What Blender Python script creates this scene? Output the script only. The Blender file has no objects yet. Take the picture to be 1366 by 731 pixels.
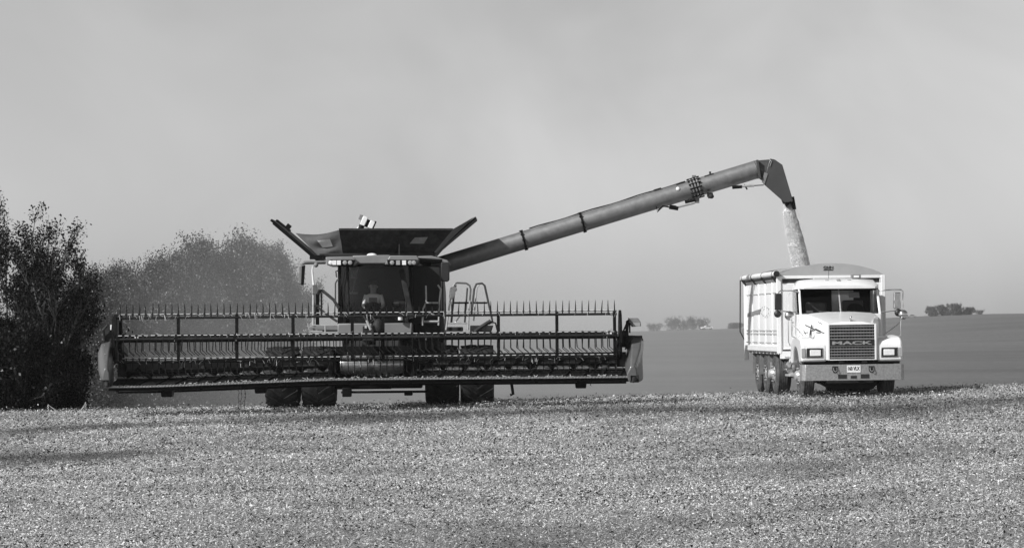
import bpy, bmesh, math, random
import numpy as np
from mathutils import Vector, Matrix, Euler
from mathutils.bvhtree import BVHTree

SC = bpy.context.scene
COL = SC.collection
PI = math.pi
R = math.radians
random.seed(7)

# ------------------------------------------------------------------ camera numbers (photo 1366 x 731, focal 3990 px)
FPX, CX, HY, EYE = 3990.0, 683.0, 440.0, 1.6
def world(px, py, Y):
    return Vector(((px - CX) * Y / FPX, Y, EYE + (HY - py) * Y / FPX))

# ------------------------------------------------------------------ terrain
def _interp(x, pts):
    xs = [p[0] for p in pts]; ys = [p[1] for p in pts]
    return np.interp(x, xs, ys)
CROSS = [(-60, -1.2), (-30, -.82), (-13, -.514), (-3.5, -.324), (1, -.19), (5.66, -.057), (9, .045), (13, .17), (30, .6), (60, 1.0)]
FAR = [(-700, -2), (-200, -1.5), (0, -.2), (51, 1.2), (82, 1.9), (110, 3.6), (140, 6.0), (165, 7.2), (190, 7.7), (300, 8.5), (700, 9)]
DROP = [(0, 0), (76, 0), (80, -.10), (86, -.5), (100, -1.5), (140, -3.2), (250, -4.2), (450, -3.9)]
def smooth(t):
    t = np.clip(t, 0, 1); return t * t * (3 - 2 * t)
def ground_z(x, y):
    x = np.asarray(x, float); y = np.asarray(y, float)
    c = sum(_interp(x + d, CROSS) for d in (-2, -1, 0, 1, 2)) / 5
    near = c * smooth((y - 2) / 58) + .035 * np.sin(x * .55 + y * .31) * np.sin(y * .23 + .5) * smooth((72 - y) / 10) + .02 * np.sin(x * 1.3 - y * .9) * smooth((72 - y) / 10)
    d = sum(_interp(y + k, DROP) for k in (-2, -1, 0, 1, 2)) / 5
    valley = near * smooth(1 - (y - 90) / 150) + d
    f = sum(_interp(x + k, FAR) for k in (-12, 0, 12)) / 3
    t = np.clip((y - 300) / 800, 0, 1)
    z = valley * (1 - t * t * (3 - 2 * t)) + f * (t * t * (3 - 2 * t)) 
    z = z - 14 * smooth((y - 1120) / 500)
    z = z + .25 * np.sin(x * .03 + y * .011) * np.sin(y * .02) * smooth((y - 250) / 200)
    return z
def gz(x, y): return float(ground_z(x, y))

# ------------------------------------------------------------------ materials (the photograph is black and white, so every colour is a grey)
def mat(name, v, rough=.6, metal=0.0, var=.15, scale=6.0, bump=0.0, coat=0.0, spec=.5, detail=5.0, dirt=0.0, dirt_v=.3):
    m = bpy.data.materials.new(name); m.use_nodes = True
    nt = m.node_tree; b = nt.nodes['Principled BSDF']
    tc = nt.nodes.new('ShaderNodeTexCoord'); no = nt.nodes.new('ShaderNodeTexNoise')
    no.inputs['Scale'].default_value = scale; no.inputs['Detail'].default_value = detail; no.inputs['Roughness'].default_value = .65
    nt.links.new(tc.outputs['Object'], no.inputs['Vector'])
    cr = nt.nodes.new('ShaderNodeValToRGB')
    lo = v * (1 - var); hi = min(v * (1 + var), .9)
    cr.color_ramp.elements[0].position = .3; cr.color_ramp.elements[1].position = .7
    cr.color_ramp.elements[0].color = (lo, lo, lo, 1); cr.color_ramp.elements[1].color = (hi, hi, hi, 1)
    nt.links.new(no.outputs['Fac'], cr.inputs['Fac'])
    last = cr.outputs['Color']
    if dirt > 0:
        n2 = nt.nodes.new('ShaderNodeTexNoise'); n2.inputs['Scale'].default_value = scale * .35; n2.inputs['Detail'].default_value = 8; n2.inputs['Roughness'].default_value = .7
        nt.links.new(tc.outputs['Object'], n2.inputs['Vector'])
        mr = nt.nodes.new('ShaderNodeMapRange'); mr.inputs['From Min'].default_value = .45; mr.inputs['From Max'].default_value = .75
        mr.inputs['To Max'].default_value = dirt
        nt.links.new(n2.outputs['Fac'], mr.inputs['Value'])
        mx = nt.nodes.new('ShaderNodeMix'); mx.data_type = 'RGBA'
        mx.inputs['B'].default_value = (dirt_v, dirt_v, dirt_v, 1)
        nt.links.new(mr.outputs['Result'], mx.inputs['Factor']); nt.links.new(last, mx.inputs['A'])
        last = mx.outputs['Result']
    nt.links.new(last, b.inputs['Base Color'])
    b.inputs['Roughness'].default_value = rough; b.inputs['Metallic'].default_value = metal
    b.inputs['Specular IOR Level'].default_value = spec; b.inputs['Coat Weight'].default_value = coat
    b.inputs['Coat Roughness'].default_value = .08
    if bump > 0:
        bp = nt.nodes.new('ShaderNodeBump'); bp.inputs['Strength'].default_value = bump; bp.inputs['Distance'].default_value = .02
        nt.links.new(no.outputs['Fac'], bp.inputs['Height']); nt.links.new(bp.outputs['Normal'], b.inputs['Normal'])
    return m
def glass(name, t, gloss=1.0):
    m = bpy.data.materials.new(name); m.use_nodes = True; nt = m.node_tree
    for n in list(nt.nodes):
        if n.type != 'OUTPUT_MATERIAL': nt.nodes.remove(n)
    out = nt.nodes['Material Output']
    tr = nt.nodes.new('ShaderNodeBsdfTransparent'); tr.inputs['Color'].default_value = (t, t, t, 1)
    gl = nt.nodes.new('ShaderNodeBsdfGlossy'); gl.inputs['Roughness'].default_value = .03; gl.inputs['Color'].default_value = (gloss, gloss, gloss, 1)
    fr = nt.nodes.new('ShaderNodeFresnel'); fr.inputs['IOR'].default_value = 1.4
    mx = nt.nodes.new('ShaderNodeMixShader')
    nt.links.new(fr.outputs[0], mx.inputs[0]); nt.links.new(tr.outputs[0], mx.inputs[1]); nt.links.new(gl.outputs[0], mx.inputs[2])
    nt.links.new(mx.outputs[0], out.inputs['Surface'])
    return m
M = dict(
    red=mat('combine paint', .025, .5, var=.2, scale=3, spec=.2, dirt=.35, dirt_v=.06),
    divider=mat('divider paint', .09, .4, var=.15, scale=5, coat=.1, dirt=.3, dirt_v=.13),
    auger=mat('auger paint', .2, .5, metal=.5, var=.2, scale=5, coat=0, dirt=.25, dirt_v=.15),
    spout=mat('spout paint', .045, .4, var=.12, scale=3, coat=.2, dirt=.3, dirt_v=.12),
    alu=mat('dusty aluminium wheel', .46, .38, metal=.35, var=.12, scale=12, dirt=.3, dirt_v=.3),
    roof=mat('cab roof paint', .17, .4, var=.1, scale=4, coat=.2, dirt=.3, dirt_v=.26),
    black=mat('black steel', .004, .5, var=.35, scale=9, spec=.12, dirt=.3, dirt_v=.018),
    dusty=mat('dusty black steel', .016, .7, var=.4, scale=14, spec=.2, dirt=.5, dirt_v=.08),
    bar=mat('reel bar steel', .012, .5, var=.3, scale=10, spec=.2, dirt=.4, dirt_v=.06),
    tine=mat('tine plastic', .006, .6, var=.2, scale=12, spec=.15),
    canvas=mat('draper canvas', .006, .8, var=.4, scale=18, spec=.1, dirt=.5, dirt_v=.05),
    sheet=mat('header back sheet', .07, .5, var=.3, scale=5, spec=.3, dirt=.5, dirt_v=.15),
    drum=mat('worn drum steel', .5, .28, metal=.9, var=.25, scale=12),
    fabric=mat('tank fabric', .14, .8, var=.15, scale=8, bump=.3),
    rubber=mat('combine tyre rubber', .016, .8, var=.3, scale=10, spec=.15, dirt=.6, dirt_v=.08),
    truckrubber=mat('truck tyre rubber', .06, .8, var=.3, scale=10, spec=.2, dirt=.7, dirt_v=.17),
    rail=mat('pale handrail', .42, .4, metal=.3, var=.2, scale=12),
    darkrail=mat('dark handrail', .05, .4, var=.2, scale=12),
    lamp=mat('lamp glass', .75, .12, var=.1, scale=30, coat=.6),
    dimlamp=mat('dim lamp glass', .3, .12, var=.1, scale=30, coat=.6),
    whitep=mat('white plastic', .75, .35, var=.06, scale=10),
    white=mat('white truck paint', .74, .28, var=.05, scale=3, coat=.5, dirt=.26, dirt_v=.42),
    boxwhite=mat('white box paint', .74, .38, var=.05, scale=3, coat=.2, dirt=.2, dirt_v=.45),
    tarp=mat('grey tarp', .31, .65, var=.06, scale=3, bump=.1),
    galv=mat('galvanised bumper', .36, .42, metal=.55, var=.3, scale=22, detail=8, dirt=.5, dirt_v=.22),
    chrome=mat('chrome', .75, .14, metal=1, var=.06, scale=8),
    dullchrome=mat('dull chrome', .55, .3, metal=.9, var=.2, scale=10),
    frame=mat('truck chassis black', .01, .6, var=.35, scale=9, spec=.25, dirt=.4, dirt_v=.04),
    greypart=mat('grey undercarriage', .16, .6, var=.25, scale=8, dirt=.4, dirt_v=.25),
    int=mat('dark interior', .005, .75, var=.3, scale=8, spec=.1),
    intgrey=mat('grey interior', .07, .6, var=.2, scale=8),
    ink=mat('black lettering', .015, .5, var=.1),
    stripe=mat('grey stripe', .2, .4, var=.1),
    palestripe=mat('pale grey stripe', .42, .4, var=.06),
    skin=mat('skin', .28, .55, var=.08, scale=14),
    shirt=mat('pale shirt', .78, .8, var=.08, scale=14, bump=.4),
    trousers=mat('dark trousers', .05, .8, var=.2, scale=14),
    vest=mat('grey vest', .16, .8, var=.2, scale=14, bump=.3),
    bark=mat('bark', .07, .85, var=.35, scale=14, bump=.6),
    barkpale=mat('pale bark', .16, .85, var=.3, scale=14, bump=.6),
    drystem=mat('dry stem', .42, .8, var=.2, scale=14),
    glass=glass('truck glass', .72, .8), cabglass=glass('combine glass', .75, .7),
    farwhite=mat('white car paint', .82, .25, var=.03, coat=.6), fargrey=mat('grey car paint', .2, .3, var=.03, coat=.5),
)
def leafmat(name, lo, hi, rough=.42, trans=.15, spec=.5):
    m = bpy.data.materials.new(name); m.use_nodes = True; nt = m.node_tree; b = nt.nodes['Principled BSDF']
    g = nt.nodes.new('ShaderNodeNewGeometry'); cr = nt.nodes.new('ShaderNodeValToRGB')
    cr.color_ramp.elements[0].color = (lo, lo, lo, 1); cr.color_ramp.elements[1].color = (hi, hi, hi, 1)
    nt.links.new(g.outputs['Random Per Island'], cr.inputs['Fac']); nt.links.new(cr.outputs['Color'], b.inputs['Base Color'])
    b.inputs['Roughness'].default_value = rough; b.inputs['Specular IOR Level'].default_value = spec
    tl_ = nt.nodes.new('ShaderNodeBsdfTranslucent'); nt.links.new(cr.outputs['Color'], tl_.inputs['Color'])
    mx = nt.nodes.new('ShaderNodeMixShader'); mx.inputs[0].default_value = trans
    nt.links.new(b.outputs[0], mx.inputs[1]); nt.links.new(tl_.outputs[0], mx.inputs[2])
    nt.links.new(mx.outputs[0], nt.nodes['Material Output'].inputs['Surface'])
    return m
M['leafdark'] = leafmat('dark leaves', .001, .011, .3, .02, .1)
M['leafmid'] = leafmat('mid leaves', .01, .125, .45, .1, .35)
M['leaffar'] = leafmat('far leaves', .03, .08, .6)
M['straw'] = leafmat('straw litter', .20, .84, .7, .1, .3)
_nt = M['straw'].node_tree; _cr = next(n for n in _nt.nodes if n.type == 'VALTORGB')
_at = _nt.nodes.new('ShaderNodeAttribute'); _at.attribute_name = 'bare'  # holds the band tone that darkens the straw
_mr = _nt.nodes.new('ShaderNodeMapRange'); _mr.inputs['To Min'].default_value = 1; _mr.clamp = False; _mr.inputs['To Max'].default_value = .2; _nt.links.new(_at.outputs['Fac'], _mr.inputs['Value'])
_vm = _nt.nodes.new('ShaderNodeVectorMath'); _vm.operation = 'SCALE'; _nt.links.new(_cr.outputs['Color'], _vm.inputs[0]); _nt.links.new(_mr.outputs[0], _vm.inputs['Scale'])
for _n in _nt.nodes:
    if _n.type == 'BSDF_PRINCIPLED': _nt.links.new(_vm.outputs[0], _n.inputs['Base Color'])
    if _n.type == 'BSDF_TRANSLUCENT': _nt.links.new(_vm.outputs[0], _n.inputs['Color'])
M['grain'] = leafmat('grain', .58, .9, .5, .05)

# ------------------------------------------------------------------ mesh builder
class MB:
    def __init__(s): s.v = []; s.f = []; s.mi = []; s.m = 0
    def _add(s, vs, fs):
        o = len(s.v); s.v += [tuple(v) for v in vs]; s.f += [tuple(i + o for i in f) for f in fs]; s.mi += [s.m] * len(fs)
    def box(s, c, d, rot=None):
        x, y, z = d[0] / 2, d[1] / 2, d[2] / 2
        vs = [Vector(p) for p in ((-x,-y,-z),(x,-y,-z),(x,y,-z),(-x,y,-z),(-x,-y,z),(x,-y,z),(x,y,z),(-x,y,z))]
        if rot is not None: e = Euler(rot).to_matrix(); vs = [e @ v for v in vs]
        c = Vector(c); s._add([v + c for v in vs], [(3,2,1,0),(4,5,6,7),(0,1,5,4),(1,2,6,5),(2,3,7,6),(3,0,4,7)]); return s
    def span(s, a, b):
        a = Vector(a); b = Vector(b); lo = [min(a[i], b[i]) for i in range(3)]; hi = [max(a[i], b[i]) for i in range(3)]
        return s.box([(lo[i] + hi[i]) / 2 for i in range(3)], [hi[i] - lo[i] for i in range(3)])
    @staticmethod
    def basis(d, up=(0, 0, 1)):
        d = Vector(d).normalized(); up = Vector(up)
        if abs(d.dot(up)) > .98: up = Vector((0, 1, 0))
        a = d.cross(up).normalized(); return a, a.cross(d).normalized(), d
    def bar(s, p0, p1, w, h=None, up=(0, 0, 1)):
        h = h or w; p0 = Vector(p0); p1 = Vector(p1); a, b, d = s.basis(p1 - p0, up)
        vs = [p + a * sx * w / 2 + b * sz * h / 2 for p in (p0, p1) for sx, sz in ((-1,-1),(1,-1),(1,1),(-1,1))]
        s._add(vs, [(0,1,2,3)[::-1],(4,5,6,7),(0,1,5,4),(1,2,6,5),(2,3,7,6),(3,0,4,7)]); return s
    def tube(s, pts, r, n=8, caps=True):
        pts = [Vector(p) for p in pts]; k = len(pts); rs = r if isinstance(r, (list, tuple)) else [r] * k
        rings = []; prev = None
        for i, p in enumerate(pts):
            d = (pts[min(i + 1, k - 1)] - pts[max(i - 1, 0)])
            if d.length < 1e-9: d = Vector((0, 0, 1))
            if prev is None: a, b, d = s.basis(d)
            else:
                d = d.normalized(); a = (prev - d * prev.dot(d))
                a = a.normalized() if a.length > 1e-6 else s.basis(d)[0]; b = a.cross(d)
            prev = a
            rings.append([p + (a * math.cos(2 * PI * j / n) + b * math.sin(2 * PI * j / n)) * rs[i] for j in range(n)])
        return s.loft(rings, caps=caps)
    def cyl(s, p0, p1, r0, r1=None, n=16): return s.tube([p0, p1], [r0, r0 if r1 is None else r1], n)
    def loft(s, rings, closed=True, caps=True):
        n = len(rings[0]); vs = [p for r in rings for p in r]; fs = []
        for i in range(len(rings) - 1):
            for j in range(n if closed else n - 1):
                k = (j + 1) % n; fs.append((i * n + j, i * n + k, (i + 1) * n + k, (i + 1) * n + j))
        if caps and closed: fs.append(tuple(range(n))[::-1]); fs.append(tuple((len(rings) - 1) * n + j for j in range(n)))
        s._add(vs, fs); return s
    def prism(s, poly, vec):
        vec = Vector(vec); a = [Vector(p) for p in poly]; return s.loft([a, [p + vec for p in a]])
    def lathe(s, o, axis, prof, n=24):
        o = Vector(o); a, b, d = s.basis(axis)
        rings = [[o + d * t + (a * math.cos(2 * PI * j / n) + b * math.sin(2 * PI * j / n)) * max(r, 1e-4) for j in range(n)] for r, t in prof]
        return s.loft(rings)
    def ell(s, c, rad, n=14, m=9):
        c = Vector(c); rings = []
        for i in range(m + 1):
            t = -PI / 2 + PI * i / m; q = max(math.cos(t), .01)
            rings.append([c + Vector((rad[0] * q * math.cos(2 * PI * j / n), rad[1] * q * math.sin(2 * PI * j / n), rad[2] * math.sin(t))) for j in range(n)])
        return s.loft(rings)
    def sheet(s, a, b, c, d, th):
        a, b, c, d = map(Vector, (a, b, c, d)); nrm = (b - a).cross(d - a).normalized() * th
        return s.loft([[a, b, c, d], [a + nrm, b + nrm, c + nrm, d + nrm]])
    def build(s, name, m, parent=None, smooth_=True, bev=0, seg=2, angle=35):
        me = bpy.data.meshes.new(name); me.from_pydata(s.v, [], s.f)
        ms = m if isinstance(m, (list, tuple)) else [m]
        for q in ms: me.materials.append(q)
        if len(ms) > 1: me.polygons.foreach_set('material_index', s.mi)
        bm = bmesh.new(); bm.from_mesh(me); bmesh.ops.recalc_face_normals(bm, faces=bm.faces); bm.to_mesh(me); bm.free()
        if smooth_: me.shade_smooth(); me.set_sharp_from_angle(angle=R(angle))
        o = bpy.data.objects.new(name, me); COL.objects.link(o)
        if parent is not None: o.parent = parent
        if bev:
            md = o.modifiers.new('bevel', 'BEVEL'); md.width = bev; md.segments = seg; md.limit_method = 'ANGLE'; md.angle_limit = R(40)
            md.harden_normals = False
        return o
def npmesh(name, V, F, m, parent=None, sm=False):
    me = bpy.data.meshes.new(name); k = F.shape[1]
    me.vertices.add(len(V)); me.vertices.foreach_set('co', np.ascontiguousarray(V, np.float32).ravel())
    me.loops.add(F.size); me.loops.foreach_set('vertex_index', np.ascontiguousarray(F, np.int32).ravel())
    me.polygons.add(len(F)); me.polygons.foreach_set('loop_start', np.arange(0, F.size, k, dtype=np.int32))
    me.update(calc_edges=True); me.validate()
    me.materials.append(m)
    if sm: me.shade_smooth()
    o = bpy.data.objects.new(name, me); COL.objects.link(o)
    if parent is not None: o.parent = parent
    return o
def empty(name, loc, rot=(0, 0, 0)):
    o = bpy.data.objects.new(name, None); COL.objects.link(o); o.location = loc; o.rotation_euler = rot; return o
def tag(o, label=None, cat=None, group=None, kind=None):
    if label: o['label'] = label
    if cat: o['category'] = cat
    if group: o['group'] = group
    if kind: o['kind'] = kind
    return o
def copy_of(o, parent=None):
    c = o.copy(); COL.objects.link(c)
    if parent is not None: c.parent = parent
    for ch in o.children: copy_of(ch, c)
    return c
def text(name, body, w, h, depth, m, parent, mtx, bold=0.0):
    cu = bpy.data.curves.new(name, 'FONT'); cu.body = body; cu.size = 1; cu.extrude = .5; cu.offset = bold; cu.align_x = 'CENTER'; cu.align_y = 'CENTER'
    t = bpy.data.objects.new(name, cu); COL.objects.link(t)
    dg = bpy.context.evaluated_depsgraph_get(); me = bpy.data.meshes.new_from_object(t.evaluated_get(dg))
    bpy.data.objects.remove(t); bpy.data.curves.remove(cu)
    xs = [v.co.x for v in me.vertices]; ys = [v.co.y for v in me.vertices]
    cx, cy = (min(xs) + max(xs)) / 2, (min(ys) + max(ys)) / 2; sx, sy = w / (max(xs) - min(xs)), h / (max(ys) - min(ys))
    for v in me.vertices:
        v.co = mtx @ Vector(((v.co.x - cx) * sx, (v.co.y - cy) * sy, v.co.z * depth))
    me.materials.clear(); me.materials.append(m); me.name = name
    o = bpy.data.objects.new(name, me); COL.objects.link(o); o.parent = parent; return o
FRONT = lambda x, y, z: Matrix.Translation((x, y, z)) @ Matrix.Rotation(PI / 2, 4, 'X')   # text that faces the camera side (-Y)

# ------------------------------------------------------------------ world, sun, camera
EL, AZ = R(36), R(55)                       # sun height, and angle from straight behind the camera towards the left
sd = Vector((-math.sin(AZ) * math.cos(EL), -math.cos(AZ) * math.cos(EL), math.sin(EL)))
w = bpy.data.worlds.new('World'); SC.world = w; w.use_nodes = True; nt = w.node_tree
bg = nt.nodes['Background']
sky = nt.nodes.new('ShaderNodeTexSky'); sky.sky_type = 'NISHITA'; sky.sun_disc = False
sky.sun_elevation = EL; sky.sun_rotation = math.atan2(sd.x, sd.y); sky.dust_density = .8; sky.air_density = 1.0
bw = nt.nodes.new('ShaderNodeRGBToBW'); nt.links.new(sky.outputs[0], bw.inputs[0])
tc = nt.nodes.new('ShaderNodeTexCoord'); mp = nt.nodes.new('ShaderNodeMapping'); mp.inputs['Scale'].default_value = (8, 8, 9)
ns = nt.nodes.new('ShaderNodeTexNoise'); ns.inputs['Scale'].default_value = 1.0; ns.inputs['Detail'].default_value = 4; ns.inputs['Roughness'].default_value = .55; ns.inputs['Distortion'].default_value = .6
nt.links.new(tc.outputs['Generated'], mp.inputs[0]); nt.links.new(mp.outputs[0], ns.inputs['Vector'])
mr = nt.nodes.new('ShaderNodeMapRange'); mr.inputs['From Min'].default_value = .3; mr.inputs['From Max'].default_value = .7; mr.inputs['To Min'].default_value = .86; mr.inputs['To Max'].default_value = 1.10
nt.links.new(ns.outputs['Fac'], mr.inputs['Value'])
mu = nt.nodes.new('ShaderNodeMath'); mu.operation = 'MULTIPLY'; nt.links.new(bw.outputs[0], mu.inputs[0]); nt.links.new(mr.outputs['Result'], mu.inputs[1])
nt.links.new(mu.outputs[0], bg.inputs['Color']); bg.inputs['Strength'].default_value = .098
sl = bpy.data.lights.new('sun', 'SUN'); sl.energy = 5.0; sl.angle = R(.5); sl.color = (1, 1, 1)
so = bpy.data.objects.new('sun', sl); COL.objects.link(so); so.rotation_euler = sd.to_track_quat('Z', 'Y').to_euler(); so.location = (-40, -20, 60)
cam = bpy.data.cameras.new('camera'); co = bpy.data.objects.new('camera', cam); COL.objects.link(co); SC.camera = co
cam.sensor_width = 36; cam.lens = FPX / 1366 * 36; cam.clip_start = .5; cam.clip_end = 6000
co.location = (0, 0, EYE); co.rotation_euler = (PI / 2 + math.atan((HY - 365.5) / FPX), 0, 0)
SC.view_settings.view_transform = 'Standard'; SC.view_settings.look = 'None'; SC.view_settings.gamma = 1; SC.view_settings.exposure = .12
SC.view_settings.use_curve_mapping = False
SC.cycles.use_denoising = True; SC.cycles.volume_bounces = 1; SC.cycles.max_bounces = 8; SC.cycles.transparent_max_bounces = 16

# ------------------------------------------------------------------ field
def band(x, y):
    """darker rows and patches across the stubble, straw thinned there (0..1)"""
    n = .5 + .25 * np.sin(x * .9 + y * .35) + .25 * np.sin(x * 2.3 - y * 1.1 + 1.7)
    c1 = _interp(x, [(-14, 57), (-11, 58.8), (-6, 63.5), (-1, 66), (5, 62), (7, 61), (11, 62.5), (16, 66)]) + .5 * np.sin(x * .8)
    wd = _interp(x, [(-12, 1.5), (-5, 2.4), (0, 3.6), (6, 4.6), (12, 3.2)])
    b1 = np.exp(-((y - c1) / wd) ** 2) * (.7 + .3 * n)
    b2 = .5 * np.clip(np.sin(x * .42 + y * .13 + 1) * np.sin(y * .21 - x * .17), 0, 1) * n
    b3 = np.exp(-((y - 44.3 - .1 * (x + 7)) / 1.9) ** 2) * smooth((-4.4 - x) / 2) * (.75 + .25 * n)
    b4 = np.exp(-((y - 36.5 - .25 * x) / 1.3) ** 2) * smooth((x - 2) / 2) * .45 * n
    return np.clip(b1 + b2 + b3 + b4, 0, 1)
def build_field():
    ys = np.unique(np.concatenate([np.arange(-40, 16, 4), np.arange(16, 90, .4), np.arange(90, 160, 2), np.arange(160, 500, 10), np.arange(500, 1300, 20), np.arange(1300, 1401, 50)]))
    xs = np.unique(np.concatenate([np.arange(-600, -60, 20), np.arange(-60, -18, 2), np.arange(-18, 18, .4), np.arange(18, 60, 2), np.arange(60, 601, 20)]))
    X, Y = np.meshgrid(xs, ys); Z = ground_z(X, Y)
    V = np.stack([X, Y, Z], -1).reshape(-1, 3); nx, ny = len(xs), len(ys)
    i = (np.arange(ny - 1)[:, None] * nx + np.arange(nx - 1)[None, :]).ravel()
    F = np.stack([i, i + 1, i + nx + 1, i + nx], 1)
    m = bpy.data.materials.new('field soil and stubble'); m.use_nodes = True; nt = m.node_tree; b = nt.nodes['Principled BSDF']; L = nt.links.new
    b.inputs['Roughness'].default_value = .9; b.inputs['Specular IOR Level'].default_value = .2
    tc = nt.nodes.new('ShaderNodeTexCoord')
    def noise(scale, det, vec=None, rough=.65):
        n = nt.nodes.new('ShaderNodeTexNoise'); n.inputs['Scale'].default_value = scale; n.inputs['Detail'].default_value = det; n.inputs['Roughness'].default_value = rough
        L(vec or tc.outputs['Object'], n.inputs['Vector']); return n.outputs['Fac']
    def ramp(fac, stops):
        r = nt.nodes.new('ShaderNodeValToRGB'); e = r.color_ramp.elements
        while len(e) < len(stops): e.new(.5)
        for q, (p, c) in zip(e, stops): q.position = p; q.color = (c, c, c, 1)
        L(fac, r.inputs[0]); return r.outputs[0]
    near = ramp(noise(38, 7, rough=.75), [(.36, .04), (.46, .20), (.55, .34), (.7, .46)])
    mp = nt.nodes.new('ShaderNodeMapping'); mp.inputs['Scale'].default_value = (.006, .022, .02); L(tc.outputs['Object'], mp.inputs[0])
    far = ramp(noise(1, 9, mp.outputs[0], .72), [(.3, .075), (.48, .105), (.6, .13), (.75, .21)])
    fine = ramp(noise(.8, 10, rough=.8), [(.3, .6), (.5, .95), (.7, 1.4)])
    fm = nt.nodes.new('ShaderNodeMix'); fm.data_type = 'RGBA'; fm.blend_type = 'MULTIPLY'; fm.inputs['Factor'].default_value = 1; L(far, fm.inputs['A']); L(fine, fm.inputs['B']); far = fm.outputs['Result']
    at = nt.nodes.new('ShaderNodeAttribute'); at.attribute_name = 'bare'  # holds the band tone that darkens the soil
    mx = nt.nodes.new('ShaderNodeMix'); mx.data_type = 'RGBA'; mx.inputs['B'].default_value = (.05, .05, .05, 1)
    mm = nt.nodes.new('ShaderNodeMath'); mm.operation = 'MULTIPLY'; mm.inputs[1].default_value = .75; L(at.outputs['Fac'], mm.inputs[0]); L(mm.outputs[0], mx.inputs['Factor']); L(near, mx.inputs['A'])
    sp = nt.nodes.new('ShaderNodeSeparateXYZ'); L(tc.outputs['Object'], sp.inputs[0])
    mr = nt.nodes.new('ShaderNodeMapRange'); mr.inputs['From Min'].default_value = 82; mr.inputs['From Max'].default_value = 100; L(sp.outputs['Y'], mr.inputs['Value'])
    m2 = nt.nodes.new('ShaderNodeMix'); m2.data_type = 'RGBA'; L(mr.outputs[0], m2.inputs['Factor']); L(mx.outputs['Result'], m2.inputs['A']); L(far, m2.inputs['B'])
    L(m2.outputs['Result'], b.inputs['Base Color'])
    bp = nt.nodes.new('ShaderNodeBump'); bp.inputs['Strength'].default_value = .8; bp.inputs['Distance'].default_value = .05
    L(noise(26, 6), bp.inputs['Height']); L(bp.outputs[0], b.inputs['Normal'])
    o = npmesh('field', V, F, m, sm=True); tag(o, kind='structure')
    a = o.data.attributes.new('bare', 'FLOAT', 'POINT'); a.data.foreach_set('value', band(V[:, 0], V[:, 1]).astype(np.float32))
build_field()

def build_stubble():
    rg = np.random.default_rng(3)
    P = []; S = []; N2 = []
    for y0, y1, dens, sc in ((20.5, 28, 2300, 1.0), (28, 38, 1600, 1.15), (38, 50, 950, 1.4), (50, 62, 600, 1.75), (62, 79, 420, 2.0)):
        n = int((y1 - y0) * 2 * (y1 * .19 + 2.4) * dens)
        y = rg.uniform(y0, y1, n); x = rg.uniform(-1, 1, n) * (y * .19 + 2.4)
        n1 = np.sin(x * 3.1 + np.sin(y * 2.3) * 1.7) * np.sin(y * 2.9 + np.sin(x * 1.9) * 2.1) + .6 * np.sin(x * 7.7 + y * 3.3) * np.sin(y * 6.1 - x * 2.2)
        n2 = np.sin(x * 27 + 3 * np.sin(y * 5.1 + x * 3)) * np.sin(y * 15 + 3 * np.sin(x * 4.3 - y * 2.7))
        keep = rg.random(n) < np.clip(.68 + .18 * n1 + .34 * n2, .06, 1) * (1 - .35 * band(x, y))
        P.append(np.stack([x, y], 1)[keep]); S.append(np.full(keep.sum(), sc)); N2.append((np.sin(x * 1.7 + 2 * np.sin(y * .9)) * np.sin(y * 2.2 + 2 * np.sin(x * 1.1)))[keep])
    P = np.concatenate(P); S = np.concatenate(S); n = len(P); n2_ = np.concatenate(N2)
    z = ground_z(P[:, 0], P[:, 1])
    az = rg.uniform(0, 2 * PI, n); kind = rg.random(n); stalk = (kind < .06) | (kind > .72); stand = kind < .045; dark = (kind > .06) & (kind < .125 + .10 * np.clip(n2_, 0, 1))
    el = np.where(stand, rg.uniform(.7, 1.4, n), rg.normal(0, .36, n))
    ln = np.where(stalk, rg.uniform(.026, .062, n), rg.uniform(.012, .03, n)) * S * np.where(dark, 1.25, 1); wd = np.where(stalk, rg.uniform(.004, .008, n), ln / S * rg.uniform(.3, .75, n)) * S
    d = np.stack([np.cos(az) * np.cos(el), np.sin(az) * np.cos(el), np.sin(el)], 1)
    up = np.array([0, 0, 1.0]) + rg.normal(0, .38, (n, 3)); side = np.cross(d, up); side /= np.linalg.norm(side, axis=1)[:, None]
    c = np.stack([P[:, 0], P[:, 1], z + np.where(stand, ln * .4, .004 + rg.gamma(1.3, .011, n) * S + dark * .018 * S)], 1)
    s = side * (wd / 2)[:, None]; h = d * (ln / 2)[:, None]
    V = np.stack([c - h - s * .4, c - s * .9, c + h + s * .2, c + s], 1).reshape(-1, 3)
    F = np.arange(n * 4).reshape(-1, 4)
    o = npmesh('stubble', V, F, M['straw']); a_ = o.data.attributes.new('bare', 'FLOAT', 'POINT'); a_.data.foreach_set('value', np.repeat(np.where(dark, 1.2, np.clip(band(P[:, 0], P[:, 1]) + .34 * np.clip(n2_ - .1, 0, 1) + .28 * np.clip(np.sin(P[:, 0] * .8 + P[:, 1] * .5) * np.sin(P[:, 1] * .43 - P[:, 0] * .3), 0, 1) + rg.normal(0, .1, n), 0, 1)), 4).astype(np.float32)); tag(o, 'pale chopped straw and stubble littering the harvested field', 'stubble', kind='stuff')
build_stubble()

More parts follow.
